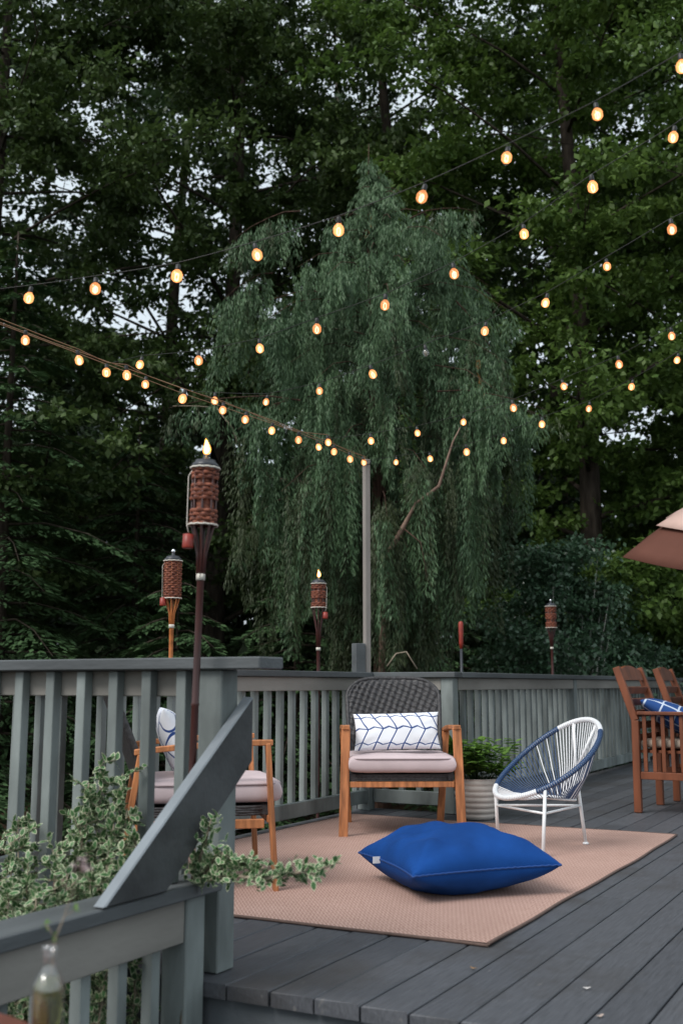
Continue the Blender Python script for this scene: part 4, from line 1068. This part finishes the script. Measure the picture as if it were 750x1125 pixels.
def hemlock(loc, H, rad, seed, label, density=1.0, leaf='hemlock'):
    """conifer with tiers of flat drooping sprays"""
    g = np.random.default_rng(seed); rs = random.Random(seed)
    r = empty('hemlock_tree', loc, 0, label, 'tree', 'layered conifers beyond the railings')
    m = MB(); m.tube([(0, 0, H * i / 8) for i in range(9)], [.016 * H * (1 - .95 * i / 8) + .004 for i in range(9)], 8)
    bases, ds, ns, Ls = [], [], [], []
    nb = int(13 * H)
    for k in range(nb):
        t = (k + .5) / nb; h = .35 + t * (H - .4); az = k * 2.4 + rs.uniform(-.3, .3)
        ln = rad * (1 - t) ** .72 * rs.uniform(.65, 1.12) + .12
        d = np.array([math.cos(az), math.sin(az), 0]); sd = np.array([-d[1], d[0], 0])
        ss = np.linspace(0, 1, 4); m.tube([tuple(d * ln * s + np.array([0, 0, h + .12 * ln * s - .38 * ln * s * s])) for s in ss], [.02 * (1 - t) + .008, .012, .008, .003], 4, caps=False)
        n = int(260 * ln * density) + 20
        s = g.random(n) ** .75; side = g.choice([-1, 1], n); w_ = g.random(n) ** 1.2 * .42 * ln * (1 - .75 * s) + .02
        ctr = d[None, :] * (ln * s)[:, None]; ctr[:, 2] = h + .12 * ln * s - .38 * ln * s * s
        b = ctr + sd[None, :] * (side * w_)[:, None] + d[None, :] * (w_ * .35)[:, None]; b[:, 2] -= .35 * w_ + g.random(n) * .04
        dd = sd[None, :] * side[:, None] * .75 + d[None, :] * .8 + rdir(g, n) * .35; dd[:, 2] -= .35
        nr = rdir(g, n) * .35; nr[:, 2] += 1
        bases.append(b); ds.append(dd); ns.append(nr); Ls.append(g.uniform(.06, .13, n))
    b = np.concatenate(bases); L = np.concatenate(Ls)
    q = quads(b, np.concatenate(ds), np.concatenate(ns), L, L * .42)
    m.build('trunk', M['bark'], r); npmesh('crown', q, 4, M[leaf], r)
    return r

def weeping():
    D = 11.0; base = P(418, 700, D); X0 = base.x; gz = -1.05
    r = empty('weeping_cedar', (X0, D, gz), 0, 'weeping evergreen with hanging curtains of blue green fronds behind the light pole', 'tree')
    g = np.random.default_rng(5); rs = random.Random(5)
    toL = lambda u, v, dd=0: P(u, v, D + dd) - Vector((X0, D, gz))
    m = MB(); top = toL(405, 158); LT = []
    path = [Vector((0, 0, 0)), toL(420, 640), toL(414, 500), toL(408, 350), toL(404, 240), top]
    m.tube(path, [.10, .085, .065, .04, .016, .003], 9)
    for q in range(14):
        f = q / 14; p = path[4].lerp(top, f * .9); LT.append((p, .06 + .16 * (1 - f)))
    # curved old limb seen in front
    limb = [toL(410, 690, -.5), toL(421, 655, -.7), toL(426, 607, -.9), toL(437, 590, -1.0), toL(457, 553, -1.05), toL(482, 534, -1.1), toL(497, 486, -1.1), toL(505, 470, -1.1)]
    limb[0] = Vector((-.02, -.05, .9))
    lm = MB(); lm.tube([limb[0]] + [a for a in limb[1:]], [.040, .030, .025, .027, .015, .016, .009, .005], 7)
    m.tube([toL(440, 578, -1.0), toL(462, 596, -1.2), toL(470, 640, -1.25)], [.008, .005, .003], 5)
    bt = MB()
    bt.tube([toL(238, 448, -.6), toL(255, 470, -.6), toL(268, 502, -.5), toL(300, 526, -.3), toL(345, 532, -.1), toL(390, 530, 0)], [.006, .012, .016, .02, .022, .03], 6)
    bt.tube([toL(190, 446, -.6), toL(215, 446, -.6), toL(238, 448, -.6)], [.003, .005, .006], 5)
    arch = MB(); arch.tube([toL(425, 732, -2), toL(435, 718, -2), toL(446, 716, -2), toL(458, 735, -2)], .006, 5)
    # envelope: (height px v) -> left and right extents in px
    env = [(175, 402, 408), (200, 386, 428), (225, 366, 450), (250, 345, 492), (280, 310, 512), (315, 264, 530), (350, 240, 545), (400, 238, 560), (440, 225, 575), (480, 238, 556), (540, 262, 540), (620, 300, 520), (720, 330, 500)]
    ev = [e[0] for e in env]; el = [e[1] for e in env]; er = [e[2] for e in env]
    B, Dd, Nn, LL, WW, MI = [], [], [], [], [], []
    def strand(p, ln, age):
        """one hanging branchlet: a limp stem with flat side sprays, each carrying fine fronds"""
        n = int(ln / .0021)
        if n < 30: return
        t = g.random(n) ** .9
        sw = g.normal(0, .05, 2); ph = g.uniform(0, 6); az = g.uniform(0, math.pi); lat = np.array([math.cos(az), math.sin(az)])
        ax = p[0] + sw[0] * t * ln + .022 * np.sin(t * 4 + ph); ay = p[1] + sw[1] * t * ln + .022 * np.cos(t * 4 + ph); azz = p[2] - t * ln
        k = np.floor(t * ln / .035); side = np.where((k % 2) == 0, 1., -1.); S = (.03 + .095 * np.sin(np.pi * np.clip(t * .75 + .12, 0, 1))) * g.uniform(.75, 1.2)
        u = g.random(n) ** .8; off = side * u * S
        x = ax + lat[0] * off + g.normal(0, .012, n); y = ay + lat[1] * off + g.normal(0, .012, n); z = azz - u * S * .95
        d = np.stack([lat[0] * side * .34 + g.normal(0, .13, n), lat[1] * side * .34 + g.normal(0, .13, n), -np.ones(n)], 1)
        fl = g.uniform(.035, .075, n)
        B.append(np.stack([x, y, z], 1)); Dd.append(d); Nn.append(rdir(g, n)); LL.append(fl); WW.append(fl * .11 + .003)
        dead = 2 if rs.random() < .003 else (1 if rs.random() < age else 0)
        MI.append(np.full(n, dead))
    for p, L_ in LT:
        for q in range(3): strand(p + Vector((rs.gauss(0, .02), rs.gauss(0, .02), 0)), L_ + .07, 0)
    nb = 96
    for k in range(nb):
        t = (k + .5) / nb; v0 = 690 - (690 - 178) * t ** .74; az = k * 2.399 + rs.uniform(-.2, .2)
        l_, r_ = np.interp(v0, ev, el), np.interp(v0, ev, er)
        hL = (408 - l_) / F_PX * D; hR = (r_ - 408) / F_PX * D
        c, s = math.cos(az), math.sin(az)
        ext = (hR if c > 0 else hL); dep = min(1.5, .5 * (hL + hR))
        ln = math.hypot(c * ext, s * dep) / max(.05, math.hypot(c, s)) * (rs.choice([.55, .7, .85, 1.0, 1.12]) if v0 > 340 else rs.choice([.7, .85, 1.0, 1.15]))
        if v0 > 560: ln *= .85
        z0 = toL(408, v0).z; st = Vector((0, 0, z0 - .05)); d = Vector((c, s, 0))
        bunch = rs.choice([0, 0, 0, 1])
        rise = .16 * ln
        pts = [st + d * ln * q + Vector((0, 0, rise * math.sin(q * 2.2) - .32 * ln * q ** 2.5)) for q in (0, .25, .5, .75, 1)]
        m.tube(pts, [.014 * (1.2 - t), .010 * (1.2 - t), .006, .004, .002], 5, caps=False)
        ns = int(ln / .075) + 3; lower = max(.0, min(1, (v0 - 330) / 300))
        for q in range(ns):
            f = .30 + .70 * ((q + rs.random()) / ns) ** .75
            i = min(3, int(f * 4)); p = pts[i].lerp(pts[i + 1], f * 4 - i)
            L_ = rs.uniform(.16, .52) * (.55 + .6 * min(1, ln / 1.2)) * (1 + 1.35 * max(0, min(1, (v0 - 300) / 180)))
            if v0 < 240: L_ *= .75
            L_ = min(L_ * rs.choice([.55, .8, 1, 1.15]), max(.1, p.z - rs.uniform(.4, 1.5)))
            if v0 > 340 and noise.noise(p * 1.7) < -.27: continue
            pp_ = p + Vector((rs.gauss(0, .055), rs.gauss(0, .055), -abs(rs.gauss(0, .04))))
            strand(pp_, L_, lower * .8)
    # upswept outer tips
    for (u, v, dd, u2, v2) in ((330, 232, -.5, 258, 262), (450, 240, -.4, 522, 232), (330, 440, -.7, 186, 448), (480, 430, -.7, 604, 452), (300, 300, -.4, 245, 330), (500, 330, -.4, 560, 420)):
        a, b = toL(u, v, dd), toL(u2, v2, dd); md = a.lerp(b, .5) + Vector((0, 0, .07)); m.tube([a, a.lerp(md, .5) + Vector((0, 0, .03)), md, md.lerp(b, .5) + Vector((0, 0, .02)), b], [.009, .007, .005, .004, .002], 5, caps=False)
        for q in range(18):
            f = .15 + .85 * q / 17; p = a.lerp(md, f * 2) if f < .5 else md.lerp(b, f * 2 - 1)
            strand(p + Vector((rs.uniform(-.04, .04), rs.uniform(-.08, .08), 0)), rs.uniform(.18, .5) * (1.15 - .5 * f) + (.1 if u2 < 300 and v2 < 400 else 0), .2)
    b = np.concatenate(B); q = quads(b, np.concatenate(Dd), np.concatenate(Nn), np.concatenate(LL), np.concatenate(WW))
    m.build('trunk', M['cedarbark'], r); lm.build('bare_limb', M['limbbark'], r); bt.build('bare_branch', M['twig'], r); arch.build('bare_branch', M['twig'], r)
    npmesh('crown', q, 4, [M['cedar'], M['cedarold'], M['cedardead']], r, np.concatenate(MI))
    return len(b)
weeping()

def round_shrub(loc, H, rad, seed, label, leaf, n_cl, n_each, L, bark, name='leafy_shrub'):
    g = np.random.default_rng(seed); rs = random.Random(seed)
    r = empty(name, loc, 0, label, 'shrub'); m = MB(); C = []; RR = []
    for k in range(n_cl):
        az = rs.uniform(0, 6.28); t = rs.random() ** .8; rr = rad * math.sqrt(rs.random()) * (1 - .55 * max(0, t - .45) / .55) * (.6 + .4 * min(1, t * 3))
        e = Vector((rr * math.cos(az), rr * math.sin(az) * .8, .25 * H + t * .75 * H)); C.append(tuple(e)); RR.append(rs.uniform(.22, .42))
        if k % 3 == 0:
            b = Vector((.12 * math.cos(az), .12 * math.sin(az), 0)); m.tube([b, b.lerp(e, .5) + Vector((0, 0, .2)), e], [.018, .010, .003], 5)
    m.tube([(0, 0, 0), (.04, 0, H * .4), (0, .02, H * .8)], [.032, .026, .012], 7)
    q = leafy(g, np.array(C), np.array(RR), n_each, L, L * .7, .7, .6)
    m.build('trunk', M[bark], r); npmesh('crown', q, 4, M[leaf], r); return r
p_ = P(585, 700, 12.6)
round_shrub((p_.x + .35, 12.9, -1.0), 3.45, 1.15, 9, 'blue green rounded shrub with glossy leaves behind the far torch', 'shrub', 190, 150, .058, 'palebark')
p_ = P(700, 700, 14); round_shrub((p_.x, 14.4, -1.0), 2.3, 1.0, 19, 'low dark shrub at the right behind the slatted chairs', 'shrub', 110, 120, .058, 'bark')

# hemlocks on the left, lower middle
hemlock((-4.1, 13.0, -1.05), 7.6, 2.2, 31, 'layered conifer at the left edge of the picture', 1.0)
hemlock((-1.9, 12.6, -1.05), 3.3, 1.6, 32, 'small layered conifer right of the unlit orange torch', 1.2)
hemlock((-2.9, 15.2, -1.05), 5.6, 2.2, 33, 'taller layered conifer behind the burning near torch', 1.0)
hemlock((-.55, 13.4, -1.05), 4.0, 1.5, 34, 'small layered conifer left of the weeping evergreen', 1.1)
hemlock((3.6, 17.0, -1.05), 5.0, 2.2, 35, 'layered conifer behind the blue green shrub', .9)
hemlock((1.5, 15.5, -1.05), 3.2, 1.6, 36, 'small layered conifer right of the weeping evergreen', .9)

# deciduous trees
GAPS = [(22, 225, 34, 38), (40, 300, 26, 20), (62, 262, 22, 18), (90, 115, 34, 20), (75, 205, 40, 24), (172, 262, 30, 70), (185, 310, 30, 34), (128, 352, 70, 24), (100, 185, 26, 12), (282, 180, 26, 42), (320, 185, 52, 20), (345, 45, 20, 26), (700, 135, 22, 22), (500, 10, 24, 24), (520, 120, 18, 26), (600, 262, 12, 14), (562, 72, 12, 10), (640, 250, 8, 12), (682, 478, 16, 12), (415, 150, 12, 12), (585, 200, 8, 10), (195, 200, 26, 40), (740, 345, 14, 22), (215, 385, 22, 12)]
T = [
 ((-5.2, 15.5, -1.1), 15, 3.4, 41, 'leafL', 'dark broadleaf tree filling the upper left corner'),
 ((-1.9, 17.0, -1.1), 16, 3.3, 42, 'leafL', 'broadleaf tree left of the weeping evergreen top'),
 ((1.1, 18.5, -1.2), 17, 3.4, 43, 'leafL', 'broadleaf tree rising directly behind the weeping evergreen'),
 ((3.4, 15.0, -1.1), 15, 3.1, 44, 'leafR', 'brighter green broadleaf tree right of the weeping evergreen'),
 ((6.2, 16.5, -1.1), 16, 3.2, 45, 'leafR', 'green broadleaf tree at the right edge above the umbrella'),
]
for loc, H_, rad, sd2, lf, lab in T: deciduous(loc, H_, rad, sd2, lf, lab, n_limb=36, ncl=12, n_each=230, L=.105, cr=.55)
T2 = [((-8.5, 21, -1.3), 17, 4, 51, 'far broadleaf tree beyond the upper left one'), ((-3.8, 23, -1.3), 18, 4, 52, 'far broadleaf tree seen in the gap left of centre'), ((4.8, 23, -1.3), 18, 4, 53, 'far broadleaf tree behind the two bright ones on the right'), ((9.5, 22, -1.3), 17, 4, 54, 'far broadleaf tree at the extreme right'), ((.5, 26, -1.3), 18, 4, 55, 'farthest broadleaf tree behind the middle of the picture')]
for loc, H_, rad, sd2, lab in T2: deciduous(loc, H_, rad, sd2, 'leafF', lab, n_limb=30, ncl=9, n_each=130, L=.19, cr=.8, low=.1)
def far_woods():
    g = np.random.default_rng(77); C = []
    n = 1500
    x = g.uniform(-26, 26, n); y = 29 + g.random(n) * 9 + np.abs(x) * -.25; z = -1 + g.random(n) ** 1.1 * (8.5 + 1.5 * np.sin(x * .6) + np.cos(x * 1.7))
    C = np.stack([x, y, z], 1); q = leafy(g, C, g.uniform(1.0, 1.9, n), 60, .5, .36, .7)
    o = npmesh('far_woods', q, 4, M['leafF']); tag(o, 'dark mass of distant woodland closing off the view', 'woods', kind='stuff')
    n = 700; x = g.uniform(-14, 14, n); y = 19 + g.random(n) * 6; z = -1.2 + g.random(n) * 2.6
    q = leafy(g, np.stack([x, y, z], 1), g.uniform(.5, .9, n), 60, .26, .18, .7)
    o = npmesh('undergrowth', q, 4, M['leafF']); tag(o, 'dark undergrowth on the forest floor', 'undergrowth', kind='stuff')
far_woods()
